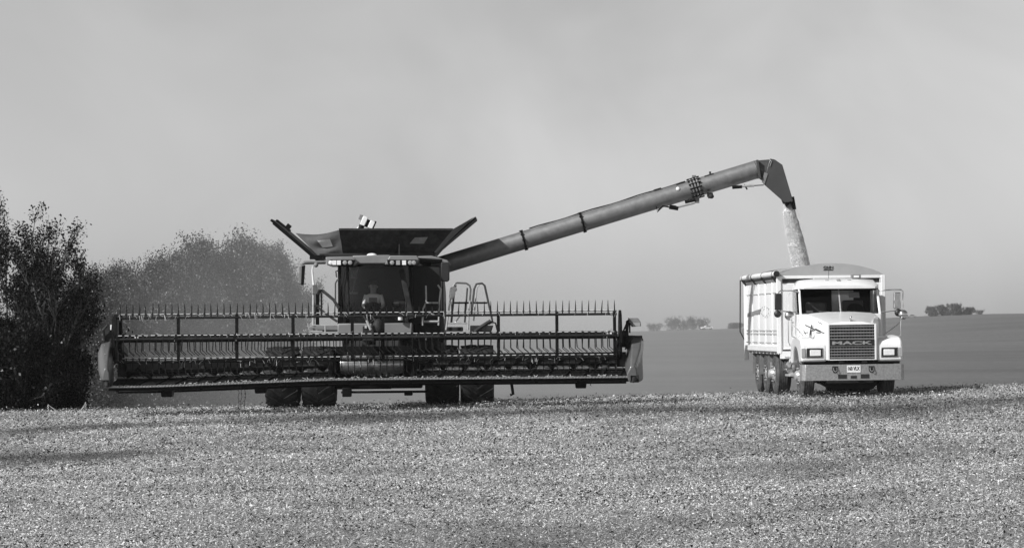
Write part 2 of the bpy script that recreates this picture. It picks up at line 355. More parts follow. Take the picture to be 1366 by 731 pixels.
# ------------------------------------------------------------------ trees and bushes
def grow(rg, p, d, L, r, depth, wood, twigs, spread=.6, up=.25, kids=(4, 6), nseg=4):
    pts = [p]; q = p.copy(); dd = d.copy()
    for i in range(nseg):
        dd = (dd + Vector(rg.normal(0, .13, 3)) + Vector((0, 0, up * .22))).normalized(); q = q + dd * (L / nseg); pts.append(q.copy())
    wood.append((pts, r, depth))
    if depth == 0:
        for a in pts[1:]: twigs.append(a)
        return
    for k in range(int(rg.integers(kids[0], kids[1] + 1))):
        t = rg.uniform(.28, 1.0); j = min(int(t * nseg), nseg - 1); f = t * nseg - j
        s = pts[j].lerp(pts[j + 1], f); a = Vector(rg.normal(0, 1, 3)).normalized()
        nd = ((pts[j + 1] - pts[j]).normalized() + a * spread * rg.uniform(.7, 1.4)).normalized(); nd.z += up * .5; nd.normalize()
        grow(rg, s, nd, L * rg.uniform(.45, .68) * (1.15 - .4 * t), r * .5, depth - 1, wood, twigs, spread, up, kids, nseg)
def leaves(rg, twigs, per, sig, size, zmin=.1):
    T = np.array([tuple(t) for t in twigs]); n = len(T) * per
    c = np.repeat(T, per, 0) + rg.normal(0, sig, (n, 3)); c[:, 2] = np.maximum(c[:, 2], zmin * rg.random(n))
    a = rg.normal(0, 1, (n, 3)); a /= np.linalg.norm(a, axis=1)[:, None]
    b = np.cross(a, rg.normal(0, 1, (n, 3))); b /= np.linalg.norm(b, axis=1)[:, None]
    s = (size * rg.uniform(.55, 1.3, n))[:, None]
    V = np.stack([c - a * s, c + b * s * .55, c + a * s, c - b * s * .55], 1).reshape(-1, 3)
    return V, np.arange(n * 4).reshape(-1, 4)
def plant(name, seed, stems, h, lean, r, depth, per, sig, size, lm, bmat, spread=.6, up=.25, kids=(4, 6), base_r=.2, trunk='trunk', crown='crown', fill=None):
    rg = np.random.default_rng(seed); wood, twigs = [], []
    for k in range(stems):
        a = rg.uniform(0, 2 * PI); st = Vector((math.cos(a), math.sin(a), 0)) * base_r * rg.random() if stems > 1 else Vector((0, 0, 0))
        d = Vector((math.cos(a) * lean, math.sin(a) * lean, 1)).normalized()
        grow(rg, st - Vector((0, 0, .15)), d, h * rg.uniform(.62, .8) / max(d.z, .4), r, depth, wood, twigs, spread, up, kids)
    if fill:
        n_, rx, z0, z1 = fill
        for k in range(max(n_ // 26, 8)):                       # clumps of twigs, each with its own size, so that gaps stay between them
            a = rg.uniform(0, 2 * PI); q = math.sqrt(rg.random()); t_ = rg.random() ** .9; z = z0 + (z1 - z0) * t_
            rad = rx * math.sqrt(max(0, 1 - t_ ** 2.2)) * (.8 + .3 * math.sin(3 * a + z * 1.3) * math.sin(z * 2.1 + a)); sg = rx * rg.uniform(.06, .15)
            for j in range(26):
                twigs.append(Vector((math.cos(a) * q * rad + rg.normal(0, sg), math.sin(a) * q * rad + rg.normal(0, sg), max(.03, z + rg.normal(0, sg)))))
    root = empty(name, (0, 0, 0)); mb = MB()
    for pts, rr, dp in wood: mb.tube(pts, [max(rr * (1 - .55 * i / (len(pts) - 1)), .004) for i in range(len(pts))], 6 if dp >= 2 else 4 if dp == 1 else 3, caps=False)
    mb.build(trunk, bmat, root)
    V, F = leaves(rg, twigs, per, sig, size); npmesh(crown, V, F, lm, root)
    return root
def place(o, px, Y, rz=0, s=1.0, sink=0.0):
    x = (px - CX) * Y / FPX; o.location = (x, Y, gz(x, Y) - sink); o.rotation_euler.z = rz; o.scale = (s, s, s) if not isinstance(s, tuple) else s; return o
def sized(o, px, Y, H, W, rz=0, sink=0.0):
    lo = Vector((1e9,) * 3); hi = -lo
    for c in o.children:
        for q in c.bound_box:
            for i in range(3): lo[i] = min(lo[i], q[i]); hi[i] = max(hi[i], q[i])
    k = W / (.5 * (hi.x - lo.x + hi.y - lo.y)); return place(o, px, Y, rz, (k, k, (H + sink) / hi.z), sink)
def top_of(py, px, Y): return EYE + (HY - py) * Y / FPX - gz((px - CX) * Y / FPX, Y)
# dark trees at the left edge of the frame
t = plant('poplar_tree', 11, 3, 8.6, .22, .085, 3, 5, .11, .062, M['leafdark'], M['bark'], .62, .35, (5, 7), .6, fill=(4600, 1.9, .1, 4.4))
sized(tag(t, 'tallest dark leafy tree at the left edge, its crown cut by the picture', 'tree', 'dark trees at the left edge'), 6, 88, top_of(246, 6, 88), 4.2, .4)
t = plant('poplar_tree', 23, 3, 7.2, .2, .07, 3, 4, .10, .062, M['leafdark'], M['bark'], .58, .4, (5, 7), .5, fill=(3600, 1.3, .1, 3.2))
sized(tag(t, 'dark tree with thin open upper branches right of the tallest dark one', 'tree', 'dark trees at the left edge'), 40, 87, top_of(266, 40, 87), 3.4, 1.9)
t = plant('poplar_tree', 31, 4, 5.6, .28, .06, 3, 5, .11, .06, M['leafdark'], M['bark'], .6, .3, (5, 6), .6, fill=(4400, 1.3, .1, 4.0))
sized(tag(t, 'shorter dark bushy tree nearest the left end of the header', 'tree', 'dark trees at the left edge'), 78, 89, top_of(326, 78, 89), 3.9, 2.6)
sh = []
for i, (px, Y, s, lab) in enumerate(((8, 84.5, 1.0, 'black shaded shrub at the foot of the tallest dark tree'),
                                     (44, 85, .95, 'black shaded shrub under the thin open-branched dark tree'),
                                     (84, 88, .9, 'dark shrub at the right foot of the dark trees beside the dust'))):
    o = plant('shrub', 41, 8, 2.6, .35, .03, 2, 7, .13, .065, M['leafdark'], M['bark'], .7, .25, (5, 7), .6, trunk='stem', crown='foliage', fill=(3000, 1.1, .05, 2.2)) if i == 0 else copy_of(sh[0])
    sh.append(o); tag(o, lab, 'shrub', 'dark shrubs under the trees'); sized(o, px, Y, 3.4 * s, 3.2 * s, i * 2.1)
# dusty tree belt behind the combine
pa = plant('tree', 52, 4, 8.0, .3, .12, 3, 9, .17, .075, M['leafmid'], M['bark'], .7, .25, (5, 6), .8, fill=(12500, 3.4, .1, 9.2))
pb = plant('tree', 67, 4, 8.6, .25, .14, 3, 9, .17, .075, M['leafmid'], M['bark'], .75, .2, (5, 6), .6, fill=(12500, 3.4, .1, 9.8))
belt = [(124, 150, 344, 5.4, 'small hazy tree just right of the dark trees'), (156, 158, 340, 5.0, 'hazy round tree second from the left in the dusty belt'),
        (212, 165, 326, 5.6, 'hazy tree behind the left end of the reel'), (268, 168, 304, 6.8, 'tall hazy tree left of the tallest one in the dusty belt'),
        (322, 170, 296, 6.6, 'tallest hazy tree rising out of the dust'), (366, 178, 318, 5.6, 'faint tree almost lost in the dust beside the combine cab mirror'),
        (242, 182, 318, 6.5, 'hazy tree filling the gap behind the belt above the reel'), (345, 190, 316, 6.0, 'faint tree at the back of the belt below the open tank flap')]
for i, (px, Y, ty, W, lab) in enumerate(belt):
    o = (pa if i == 0 else pb) if i < 2 else copy_of(pa if i % 2 == 0 else pb)
    tag(o, lab, 'tree', 'hazy trees behind the combine'); sized(o, px, Y, top_of(ty, px, Y), W * 1.35, i * 1.37)
# bushes on the far rise
ba = plant('bush', 71, 9, 5.6, .55, .05, 2, 5, .35, .26, M['leaffar'], M['bark'], .7, .3, (4, 6), 1.6, trunk='stem', crown='foliage', fill=(1500, 3.4, 0, 4.6))
bb = plant('bush', 83, 9, 6.0, .4, .06, 2, 1, .3, .2, M['leaffar'], M['bark'], .6, .45, (5, 7), 1.8, trunk='stem', crown='foliage', fill=(900, 3.0, 0, 3.4))
farb = [(1245, 1090, 4.2, 6, 0, 'left bush of the dark clump on the far right hillside'), (1261, 1100, 4.6, 6.5, 0, 'round dense bush in the middle of the hillside clump'),
        (1276, 1095, 5.0, 7, 0, 'fullest bush of the clump on the hillside right of the truck'), (1290, 1105, 3.3, 6, 0, 'right bush of the hillside clump sloping down'),
        (896, 1080, 5.6, 7, 1, 'twiggy bush with bare tips on the horizon right of the header'), (911, 1085, 4.6, 7, 1, 'low twiggy bush in the middle of the horizon hedge'),
        (925, 1075, 5.4, 7, 1, 'twiggy bush above the white car'), (938, 1080, 5.0, 6, 1, 'twiggy bush at the right end of the horizon hedge'),
        (872, 1100, 3.4, 7, 1, 'small faint bush just right of the header lamp'), (978, 1090, 2.6, 7, 0, 'low faint bush beside the left edge of the truck box'),
        (1306, 1110, 2.0, 4, 1, 'small bare bush right of the hillside clump')]
first = {}
for i, (px, Y, H, W, k, lab) in enumerate(farb):
    src = (ba, bb)[k]; o = src if k not in first else copy_of(src); first[k] = 1
    tag(o, lab, 'bush', 'bushes on the far rise'); sized(o, px, Y, H, W, i * 1.1, .4)
# dry weed stalks on the crest
for i, (x, yb, top, lean) in enumerate(((107, 551, 537, -6), (78, 551, 540, 10))):
    root = empty('weed', world(x, yb + 2, 75)); mb = MB(); s = 75 / FPX
    dx = -lean * s; hgt = (yb + 2 - top) * s
    mb.tube([(0, 0, -.05), (dx * .5, 0, hgt * .55), (dx * 1.3, .02, hgt)], [.012, .009, .004], 5)
    mb.tube([(dx * .3, 0, hgt * .4), (dx * .3 - .09 * (1 if i else -1), 0, hgt * .75)], [.008, .003], 5)
    mb.build('stem', M['drystem'], root)
    hd = MB()
    for k in range(5): hd.ell((dx * 1.3 + random.uniform(-.02, .02), .02, hgt - k * .025), (.014, .014, .018), 6, 4)
    hd.build('seed_head', M['drystem'], root)
    tag(root, ('pale dry weed stalk leaning right on the field edge near the dust', 'pale dry weed stalk leaning left in front of the dark shrubs')[i], 'weed', 'dry weeds on the field edge')

# ------------------------------------------------------------------ far cars
def car(px, py, Y, rz, paint, label, s=1.0):
    p = world(px, py, Y); g = gz(p.x, Y); root = empty('parked_car', (p.x, Y, g), (0, 0, rz)); root.scale = (s, s, s)
    b = MB(); prof = [(-2.1, .35), (-2.15, .7), (-1.95, .85), (-1.0, .95), (-.45, 1.4), (.9, 1.42), (1.6, 1.0), (2.1, .92), (2.15, .4)]
    b.prism([(x, -.85, z) for x, z in prof], (0, 1.7, 0)); b.build('body', paint, root, bev=.06)
    for sx in (-1.3, 1.35):
        for sy in (-.8, .8):
            wmb = MB(); wmb.lathe((sx, sy - .1, .33), (0, 1, 0), [(.2, 0), (.33, .02), (.33, .18), (.2, .2)], 14); wmb.build('wheel', M['truckrubber'], root)
    for sy in (-.87, .87):
        g_ = MB(); g_.prism([(-.85, sy, .97), (-.42, sy, 1.32), (.85, sy, 1.34), (1.3, sy, 1.0)], (0, .02 if sy > 0 else -.02, 0)); g_.build('window', M['int'], root)
    return tag(root, label, 'car')
car(943, 443, 1050, .25, M['farwhite'], 'tiny white car on the far field below the horizon hedge')
car(1216, 436, 1060, -.2, M['fargrey'], 'tiny dull car on the far hillside beside the truck mirror', .8)

# ------------------------------------------------------------------ combine harvester
CROLL = R(.5)
comb = empty('combine_harvester', (-3.33, 74.5, gz(-3.33, 74.5)), (0, -CROLL, 0))
tag(comb, 'dark dusty combine harvester with wide raised header and long unloading auger', 'combine harvester')
CM = Matrix.Translation(comb.location) @ Euler(comb.rotation_euler).to_matrix().to_4x4(); CMI = CM.inverted()
def cl(px, py, Y): return CMI @ world(px, py, Y)
def cp(mb, name, m, parent=comb, **k): return mb.build(name, m, parent, **k)
# --- wheels
def tractor_tyre(rad, wid, lugs):
    t = MB(); w2 = wid / 2
    t.lathe((-w2, 0, 0), (1, 0, 0), [(rad * .56, .02), (rad * .62, 0), (rad * .80, 0), (rad * .92, .04), (rad * .955, .1), (rad * .965, w2), (rad * .955, wid - .1), (rad * .92, wid - .04), (rad * .80, wid), (rad * .62, wid), (rad * .56, wid - .02)], 40)
    for k in range(lugs):
        for sx in (-1, 1):
            a0 = 2 * PI * (k + (.5 if sx > 0 else 0)) / lugs; q = []
            for j, (u, da) in enumerate(((.02, .30), (.45, .12), (.98, -.05))):
                a = a0 + da; x = sx * w2 * u; rr = rad * (1.0 if u < .9 else .975)
                q.append([Vector((x, math.cos(a + e) * rh, math.sin(a + e) * rh)) for e, rh in ((-.035, rad * .93), (.035, rad * .93), (.028, rr), (-.028, rr))])
            t.loft(q)
    return t
def wheel_set(tt, rimm, pos, name='front_wheel', parent=comb, rr=.56):
    o = bpy.data.objects.new(name, tt); COL.objects.link(o); o.parent = parent; o.location = pos
    r = bpy.data.objects.new('rim', rimm); COL.objects.link(r); r.parent = o
    return o
_t = cp(tractor_tyre(.77, .83, 18), 'front_wheel', M['rubber']); tt = _t.data; bpy.data.objects.remove(_t)
_r = MB(); _r.lathe((-.3, 0, 0), (1, 0, 0), [(.57, .0), (.55, .06), (.42, .1), (.40, .25), (.2, .27), (.18, .33), (.40, .36), (.42, .5), (.55, .54), (.57, .6)], 28)
_r = cp(_r, 'rim', M['roof']); rm = _r.data; bpy.data.objects.remove(_r)
for i, x in enumerate((-2.36, -1.46, 1.60, 2.47)):
    o = wheel_set(tt, rm, (x, 0, .76)); o.children[0].scale = (1, .76, .76); o.rotation_euler.x = i * .11
_t = cp(tractor_tyre(.7, .55, 18), 'rear_wheel', M['rubber']); tt2 = _t.data; bpy.data.objects.remove(_t)
for x in (-1.55, 1.65):
    o = wheel_set(tt2, rm, (x, 4.0, .62), 'rear_wheel'); o.children[0].scale = (.8, .7, .7)
# --- chassis and body
b = MB(); b.box((.06, 0, .76), (4.3, .3, .3)); b.box((-.35, .1, .62), (1.4, .7, .34)); b.box((.65, .15, .60), (.9, .5, .28)); b.box((.05, .1, 1.15), (1.6, 1.0, .7))
cp(b, 'axle', M['black'], bev=.03)
b = MB(); b.box((.05, 4.0, .75), (2.9, .2, .22)); cp(b, 'rear_axle', M['black'], bev=.03)
b = MB(); b.prism([(-.85, -.2, 1.25), (-.85, -.2, 3.5), (-.85, 3.0, 3.5), (-.85, 5.2, 2.9), (-.85, 5.3, 1.7), (-.85, 3.5, 1.3)], (2.45, 0, 0)); cp(b, 'body', M['red'], bev=.06)
b = MB(); b.box((.35, 5.5, 1.75), (1.9, .5, .9)); b.box((.35, 5.7, 1.2), (1.7, .5, .35)); cp(b, 'straw_chopper', M['dusty'], bev=.04)
p0, p1 = cl(551, 346, 75.1), cl(592, 441, 75.1)
b = MB(); b.span((p0.x, p0.y, p0.z), (p1.x, p0.y + .1, p1.z)); b.span((p0.x + .1, p0.y - .03, p0.z - 1.25), (p0.x + .12, p0.y, p0.z - .35)); b.span((p0.x + .1, p0.y - .03, p0.z - .35), (p1.x - .1, p0.y, p0.z - .37)); b.span((p0.x + .1, p0.y - .03, p0.z - .72), (p1.x - .1, p0.y, p0.z - .74)); cp(b, 'side_panel', M['red'], bev=.01)
b = MB(); b.span(cl(575, 351, 74.95), cl(592, 362, 75.0)); b.span(cl(582, 362, 74.95), cl(590, 382, 75.0)); cp(b, 'side_panel', M['roof'], bev=.01)  # paler strips painting the sunlit part of the side panel
# feeder house
b = MB(); b.prism([(-.62, -2.7, .72), (-.62, -2.7, 1.45), (-.62, -.6, 2.0), (-.62, .2, 2.0), (-.62, .2, 1.2), (-.62, -1.0, .95)], (1.24, 0, 0)); cp(b, 'feeder_house', M['red'], bev=.03)
# --- cab
zt, zb = cl(500, 353, 73.3).z, cl(500, 431, 73.3).z
xl, xr = -.93, .90; yf, yb = -1.2, .3
b = MB(); b.span((xl, yf, zb - .32), (xr, yb, zb)); cp(b, 'cab_floor', M['roof'], bev=.03)
b = MB()
for x, yy in ((xl + .03, yf + .32), (xr - .03, yf + .32), (xl + .03, yb - .05), (xr - .03, yb - .05)):
    b.bar((x, yy, zb - .05), (x * .95, yy + .03, zt + .05), .09, .11)
b.span((xl, yb - .06, zb), (xr, yb, zt)); b.span((xl + .02, yf + .3, zt - .03), (xr - .02, yb, zt + .05)); cp(b, 'cab_frame', M['black'], bev=.015)
b = MB(); ring = lambda z, k: [Vector((xl * k + .0, yf + .34, z)), Vector((xl * k * .8, yf + .12, z)), Vector((xl * k * .4, yf + .02, z)), Vector((0, yf, z)), Vector((xr * k * .4, yf + .02, z)), Vector((xr * k * .8, yf + .12, z)), Vector((xr * k, yf + .34, z))]
b.loft([ring(zb, .97), ring((zb + zt) / 2, 1.0), ring(zt, .95)], closed=False); cp(b, 'windscreen', M['cabglass'])
for sx in (xl - .005, xr + .005):
    b = MB(); b.span((sx, yf + .42, zb + .05), (sx + .01, yb - .12, zt)); cp(b, 'side_window', M['cabglass'])
b = MB(); p = cl(536, 360, 73.4); q = cl(549, 425, 73.4); b.bar(p, q, .13, .05); cp(b, 'cab_pillar', M['dusty'], bev=.01); b = MB(); p = cl(463, 354, 73.4); q = cl(465, 425, 73.4); b.bar(p, q, .05, .04); cp(b, 'cab_pillar', M['dusty'], bev=.01)
b = MB(); b.tube([cl(497, 432, 73.6), cl(497, 410, 73.75)], .05); b.lathe(cl(497, 409, 73.8), (0, -.5, .86), [(.17, -.01), (.2, -.01), (.2, .02), (.17, .02)], 22); cp(b, 'steering_wheel', M['int'])
b = MB(); b.box(cl(498, 421, 74.3), (.55, .5, .14)); b.box(cl(498, 397, 74.55), (.5, .14, .85)); b.box(cl(498, 372, 74.6), (.28, .1, .2)); cp(b, 'seat', M['int'], bev=.04)
b = MB(); b.box(cl(531, 404, 74.1), (.2, .06, .16)); b.box(cl(538, 415, 74.1), (.09, .3, .5)); cp(b, 'console', M['intgrey'], bev=.02)
b = MB(); b.ell(cl(533, 404, 73.9), (.16, .06, .05)); cp(b, 'monitor', M['rail'])
b = MB(); b.tube([cl(466, 356, 73.45), cl(474, 372, 73.4), cl(470, 392, 73.4)], .014); b.tube([cl(478, 357, 73.45), cl(473, 380, 73.4)], .012); b.box(cl(472, 366, 73.5), (.16, .04, .2)); b.box(cl(472, 391, 73.5), (.2, .06, .05)); cp(b, 'wiper', M['intgrey'])
b = MB(); b.cyl(cl(534, 427, 73.2), cl(534, 421, 73.2), .055); cp(b, 'warning_beacon', M['whitep'])
# roof with its lamp housings
def hb(mb, pts, Y0, Y1):           # a front-view outline given depth
    f = [cl(x, y, Y0) for x, y in pts]; mb.loft([f, [v + Vector((0, Y1 - Y0, 0)) for v in f]])
b = MB(); hb(b, [(470, 341), (520, 340), (524, 352), (468, 352)], 73.05, 75.0); cp(b, 'cab_roof', M['roof'], bev=.03)
b = MB(); hb(b, [(434, 343), (470, 342), (478, 349), (474, 354), (436, 354)], 72.85, 74.9); lh = cp(b, 'lamp_housing', M['roof'], bev=.02)
b = MB(); hb(b, [(520, 341), (556, 341), (559, 346), (553, 353), (513, 353)], 72.85, 74.9); rh = cp(b, 'lamp_housing', M['roof'], bev=.02)
b = MB(); hb(b, [(440, 346.5), (474, 346.5), (471, 354.5), (443, 354.5)], 72.82, 72.9); cp(b, 'lamp_panel', M['black'], lh)
b = MB(); hb(b, [(516, 346.5), (556, 346.5), (551, 353.5), (518, 353.5)], 72.82, 72.9); cp(b, 'lamp_panel', M['black'], rh)
for par, xs in ((lh, (441, 446, 452, 460, 467)), (rh, (523, 531, 539, 547, 552))):
    for i, x in enumerate(xs):
        b = MB(); c = cl(x, 350.4, 72.8)
        if i in (2, 1): b.box(c, (.095, .06, .11))
        else: b.lathe(c - Vector((0, .03, 0)), (0, 1, 0), [(.02, 0), (.05, .01), (.058, .04), (.058, .08)], 14)
        cp(b, 'work_lamp', M['lamp'] if (i in (0, 1, 2) and par is lh) or (i == 2) else M['dimlamp'], par)
b = MB(); b.ell(cl(496, 341, 73.3), (.13, .13, .06)); cp(b, 'satellite_dome', M['whitep'])
b = MB(); b.tube([cl(532.5, 341, 73.4), cl(532.5, 326, 73.4)], .009, 5); cp(b, 'antenna', M['darkrail'])
b = MB(); hb(b, [(556, 342), (575, 341), (597, 347), (600, 352), (590, 350), (557, 349)], 74.2, 76.2); cp(b, 'tank_shoulder', M['roof'], bev=.02)
# mirrors
b = MB(); b.tube([cl(404, 356, 73.3), cl(402, 353, 73.3), cl(406, 350.5, 73.3), cl(434, 350, 73.5)], .045, 8); b.ell(cl(421.5, 353.5, 73.3), (.06, .06, .06)); ma = cp(b, 'mirror_arm', M['greypart'])
b = MB(); hb(b, [(397.5, 354), (407, 353), (405, 381), (398, 379)], 73.2, 73.33); mm = cp(b, 'mirror', M['greypart'], bev=.03)
b = MB(); hb(b, [(402.5, 355), (406.8, 354), (404.7, 380), (401.5, 379)], 73.17, 73.19); cp(b, 'mirror_glass', M['black'], mm)
b = MB(); b.tube([cl(556, 346, 73.4), cl(590, 348, 73.4)], .04, 8); cp(b, 'mirror_arm', M['black'])
b = MB(); hb(b, [(588, 350), (599.5, 350), (599.5, 374), (596, 376), (588, 375)], 73.3, 73.45); cp(b, 'mirror', M['red'], bev=.02)
b = MB(); hb(b, [(413, 341), (432, 340), (434, 345), (426, 346), (413, 346)], 74.9, 75.1); cp(b, 'flap_hinge', M['black'])
# --- grain tank extension
b = MB(); hb(b, [(423, 338), (580, 338), (578, 346), (430, 346)], 75.1, 78.2); cp(b, 'grain_tank', M['red'], bev=.02)
A, B_, C_, D_ = cl(452, 306, 74.6), cl(604, 306, 74.6), cl(578, 338.5, 75.15), cl(457, 338.5, 75.15)
b = MB(); b.sheet(A, B_, C_, D_, .03)
for t_ in (.0, .995): b.bar(A.lerp(D_, t_), B_.lerp(C_, t_), .05)
for t_ in (.57,): b.bar(A.lerp(B_, t_) + Vector((0, -.02, 0)), D_.lerp(C_, t_) + Vector((0, -.02, 0)), .03)
fp = cp(b, 'tank_front_panel', M['dusty'])
tn = (B_ - A).cross(D_ - A).normalized()
if tn.y > 0: tn = -tn
def onp(u, v): return A.lerp(B_, u).lerp(D_.lerp(C_, u), v)
b = MB(); b.sheet(onp(.70, .30) + tn * .034, onp(.82, .28) + tn * .034, onp(.82, .55) + tn * .034, onp(.68, .55) + tn * .034, .006); cp(b, 'reflector', M['greypart'], fp)
L0, L1 = cl(425, 345, 75.1), cl(362, 292, 75.1); dv = Vector((0, 3.0, 0))
def flap(a, c, name, th=.06, D=3.0, ribs=True):
    b = MB(); dv = Vector((0, D, 0)); n_ = (c - a).cross(dv).normalized() * th
    b.loft([[a, c, c + dv, a + dv], [a + n_, c + n_, c + dv + n_, a + dv + n_]])
    for t_ in ((.15, .5, .85) if ribs else ()): b.bar(a + dv * t_ + n_ * 1.2, c.lerp(a, .04) + dv * t_ + n_ * 1.2, .05)
    return cp(b, name, M['black'])
flap(L0, L1, 'tank_flap')
b = MB(); b.box(cl(378, 301, 75.2), (.42, .5, .05), (0, R(39), 0)); b.box(cl(385, 302, 75.1), (.12, .1, .1), (0, R(39), 0)); cp(b, 'flap_latch', M['black'])
R0, R1 = cl(577, 337, 75.1), cl(634, 289, 75.1)
flap(R0, R1, 'tank_flap', -.05, 1.9, False)
# rear and fabric corners
rA, rB = A + Vector((-.9, 4.0, -.02)), B_ + Vector((0, 4.0, 0)); rC, rD = C_ + Vector((0, 3.0, 0)), D_ + Vector((-.5, 3.0, 0))
b = MB(); b.sheet(rA, rB, rC, rD, .03); cp(b, 'tank_rear_panel', M['black'])
FA, FB, FC = cl(394, 311, 75.0), cl(453, 306.5, 74.62), cl(457, 338, 75.12); FD = cl(424, 341, 75.08)
b = MB(); rows = []
for i in range(9):
    v = i / 8; rows.append([FA.lerp(FD, v).lerp(FB.lerp(FC, v), j / 10) + Vector((0, .10 * math.sin(PI * j / 10) + .035 * math.sin(v * 11 + j * .25) * math.sin(PI * j / 10), -.07 * math.sin(PI * j / 10) * (1 - v))) for j in range(11)])
b.loft(rows, closed=False); fb = cp(b, 'fabric_corner', M['fabric'])
def onf(u, v): return FA.lerp(FD, v).lerp(FB.lerp(FC, v), u) + Vector((0, .10 * math.sin(PI * u) - .012, -.07 * math.sin(PI * u) * (1 - v))) + Vector((0, .035 * math.sin(v * 11 + u * 2.5) * math.sin(PI * u), 0))
b = MB(); b.loft([[onf(.39 + .33 * i / 6, .29 + .34 * j / 5) for i in range(7)] for j in range(6)], closed=False); cp(b, 'reflector', M['shirt'], fb)
b = MB(); b.sheet(cl(579, 337, 75.1), cl(604, 306, 74.6), cl(632, 290, 75.1), cl(582, 338, 75.12), .01); cp(b, 'fabric_corner', M['fabric'])
# tank auger head poking out
b = MB(); p, q = cl(480, 302, 76), cl(497, 295, 76); dd = (q - p)
b.m = 0; b.cyl(cl(480, 308, 76), cl(487, 290, 76), .07); b.m = 1; b.box(cl(485.5, 295, 75.95), (.13, .16, .24), (0, R(25), 0)); b.box(cl(495.5, 300, 75.95), (.13, .16, .2), (0, R(25), 0)); b.m = 0; b.box(cl(490, 298, 76), (.18, .12, .2), (0, R(25), 0)); b.box(cl(499, 300, 76), (.05, .14, .2), (0, R(25), 0)); b.m = 2; b.box(cl(481.5, 290, 76), (.1, .12, .13), (0, R(20), 0)); b.m = 1; b.prism([cl(473, 307, 76), cl(484, 307, 76), cl(483, 297, 76)], (0, .2, 0))
cp(b, 'bubble_up_auger', [M['black'], M['whitep'], M['greypart']], bev=.015)
# --- unloading auger
AY = 76.3
def ap(px, off=0.0):
    return cl(px, 320.5 - .3036 * (px - 698.8) + off, AY)
adir = (ap(1000) - ap(600)).normalized()
b = MB(); b.tube([ap(575), ap(640), ap(926)], .232, 32); au = cp(b, 'unloading_auger', M['auger'])
b = MB(); b.tube([ap(930), ap(1011)], .232, 32); cp(b, 'auger_extension', M['auger'])
for px in (698.8, 777):
    b = MB(); b.tube([ap(px - 1.2), ap(px + 1.2)], .262, 32)
    for k in range(10):
        a, c_, d = MB.basis(adir); v = (a * math.cos(k * PI / 5) + c_ * math.sin(k * PI / 5)) * .262; b.cyl(ap(px - 2.2) + v, ap(px + 2.2) + v, .018, n=6)
    cp(b, 'auger_collar', M['black'], au)
b = MB(); b.m = 0
for px in (923.5, 927.5, 931.5): b.tube([ap(px - .9), ap(px + .9)], .275, 32)
b.m = 1
for k in range(14):
    a, c_, d = MB.basis(adir); v = (a * math.cos(k * PI / 7) + c_ * math.sin(k * PI / 7)) * .265; b.cyl(ap(920) + v, ap(936) + v, .022, n=6)
b.m = 0; b.box(ap(927, 15.5), (.22, .2, .16)); b.box(ap(926, -15), (.1, .12, .1))
cp(b, 'auger_joint', [M['greypart'], M['black']], au)
b = MB(); b.m = 0; b.tube([cl(878, 281, 76.1), cl(884, 275, 76.05), cl(897, 277, 76.05)], .02, 6); b.tube([cl(876, 276, 76.1), cl(877, 283, 76.1), cl(884, 276, 76.1)], .014, 6)
b.m = 1; b.tube([cl(896, 278, 76.0), cl(927, 270, 76.0)], .042, 10); b.m = 0; b.tube([cl(893, 276, 76.0), cl(905, 278, 76.0)], .06, 10); b.tube([cl(914, 270, 76.0), cl(928, 267, 76.0)], .05, 10)
cp(b, 'fold_cylinder', [M['black'], M['rail']], au)
b = MB(); b.box(cl(948, 261, 76.1), (.12, .12, .14)); b.tube([cl(944, 256, 76.1), cl(944.5, 263, 76.1)], .02, 6); b.ell(cl(949, 262, 76.05), (.07, .07, .06)); cp(b, 'auger_lamp', M['dusty'], au)
b = MB(); b.tube([cl(940, 236, 76.2), cl(952, 232, 76.2)], .03, 6); b.box(cl(947.5, 230.5, 76.2), (.05, .05, .06)); cp(b, 'hose_clip', M['dusty'], au)
for q in (((872, 254), (882, 251)), ((902, 246.5), (914, 242))): b = MB(); b.tube([cl(*q[0], 76.2), cl(*q[1], 76.2)], .02, 6); cp(b, 'hose_clip', M['dusty'], au)
b = MB(); b.tube([ap(px, -13.2 - .6 * math.sin(px * .09)) for px in range(706, 920, 12)], .016, 6); cp(b, 'hydraulic_hose', M['black'], au)
b = MB(); b.ell(cl(904.5, 252, 76.07), (.05, .02, .05)); cp(b, 'reflector', M['whitep'], au)
b = MB(); b.m = 0; b.tube([cl(977, 250, 76.05), cl(990, 249, 76.05)], .045, 8); b.tube([cl(993, 246, 76.05), cl(997, 253, 76.05)], .02, 6); b.m = 1; b.tube([cl(985, 248.5, 76.05), cl(1006, 247.5, 76.05)], .035, 8); b.m = 0; b.tube([cl(1000, 248, 76.05), cl(1019, 247, 76.05)], .014, 6)
cp(b, 'spout_cylinder', [M['black'], M['rail']], au)
b = MB(); a, c_, d = MB.basis(adir)
ringa = [ap(1009) + (a * math.cos(2 * PI * j / 20) + c_ * math.sin(2 * PI * j / 20)) * .236 for j in range(20)]
pe = cl(1024, 228, AY); ringb = [pe + (a * math.cos(2 * PI * j / 20) * 1.05 + Vector((.28, 0, .96)) * math.sin(2 * PI * j / 20) * 1.3) * .236 for j in range(20)]
b.loft([ringa, ringb]); b.bar(cl(1009.5, 214, AY - .1), cl(1013, 238, AY - .1), .05, .5, up=(0, 1, 0)); cp(b, 'spout_elbow', M['spout'], bev=0)
out = [(1027.5, 211.5), (1034, 213), (1044, 220), (1058.5, 269), (1047, 270.5), (1018, 245)]
b = MB(); f = [cl(x, y, AY - .27) for x, y in out]; bk = [cl(x, y, AY + .27) for x, y in out]; b.loft([f, bk]); sp_ = cp(b, 'auger_spout', M['spout'], bev=.015)
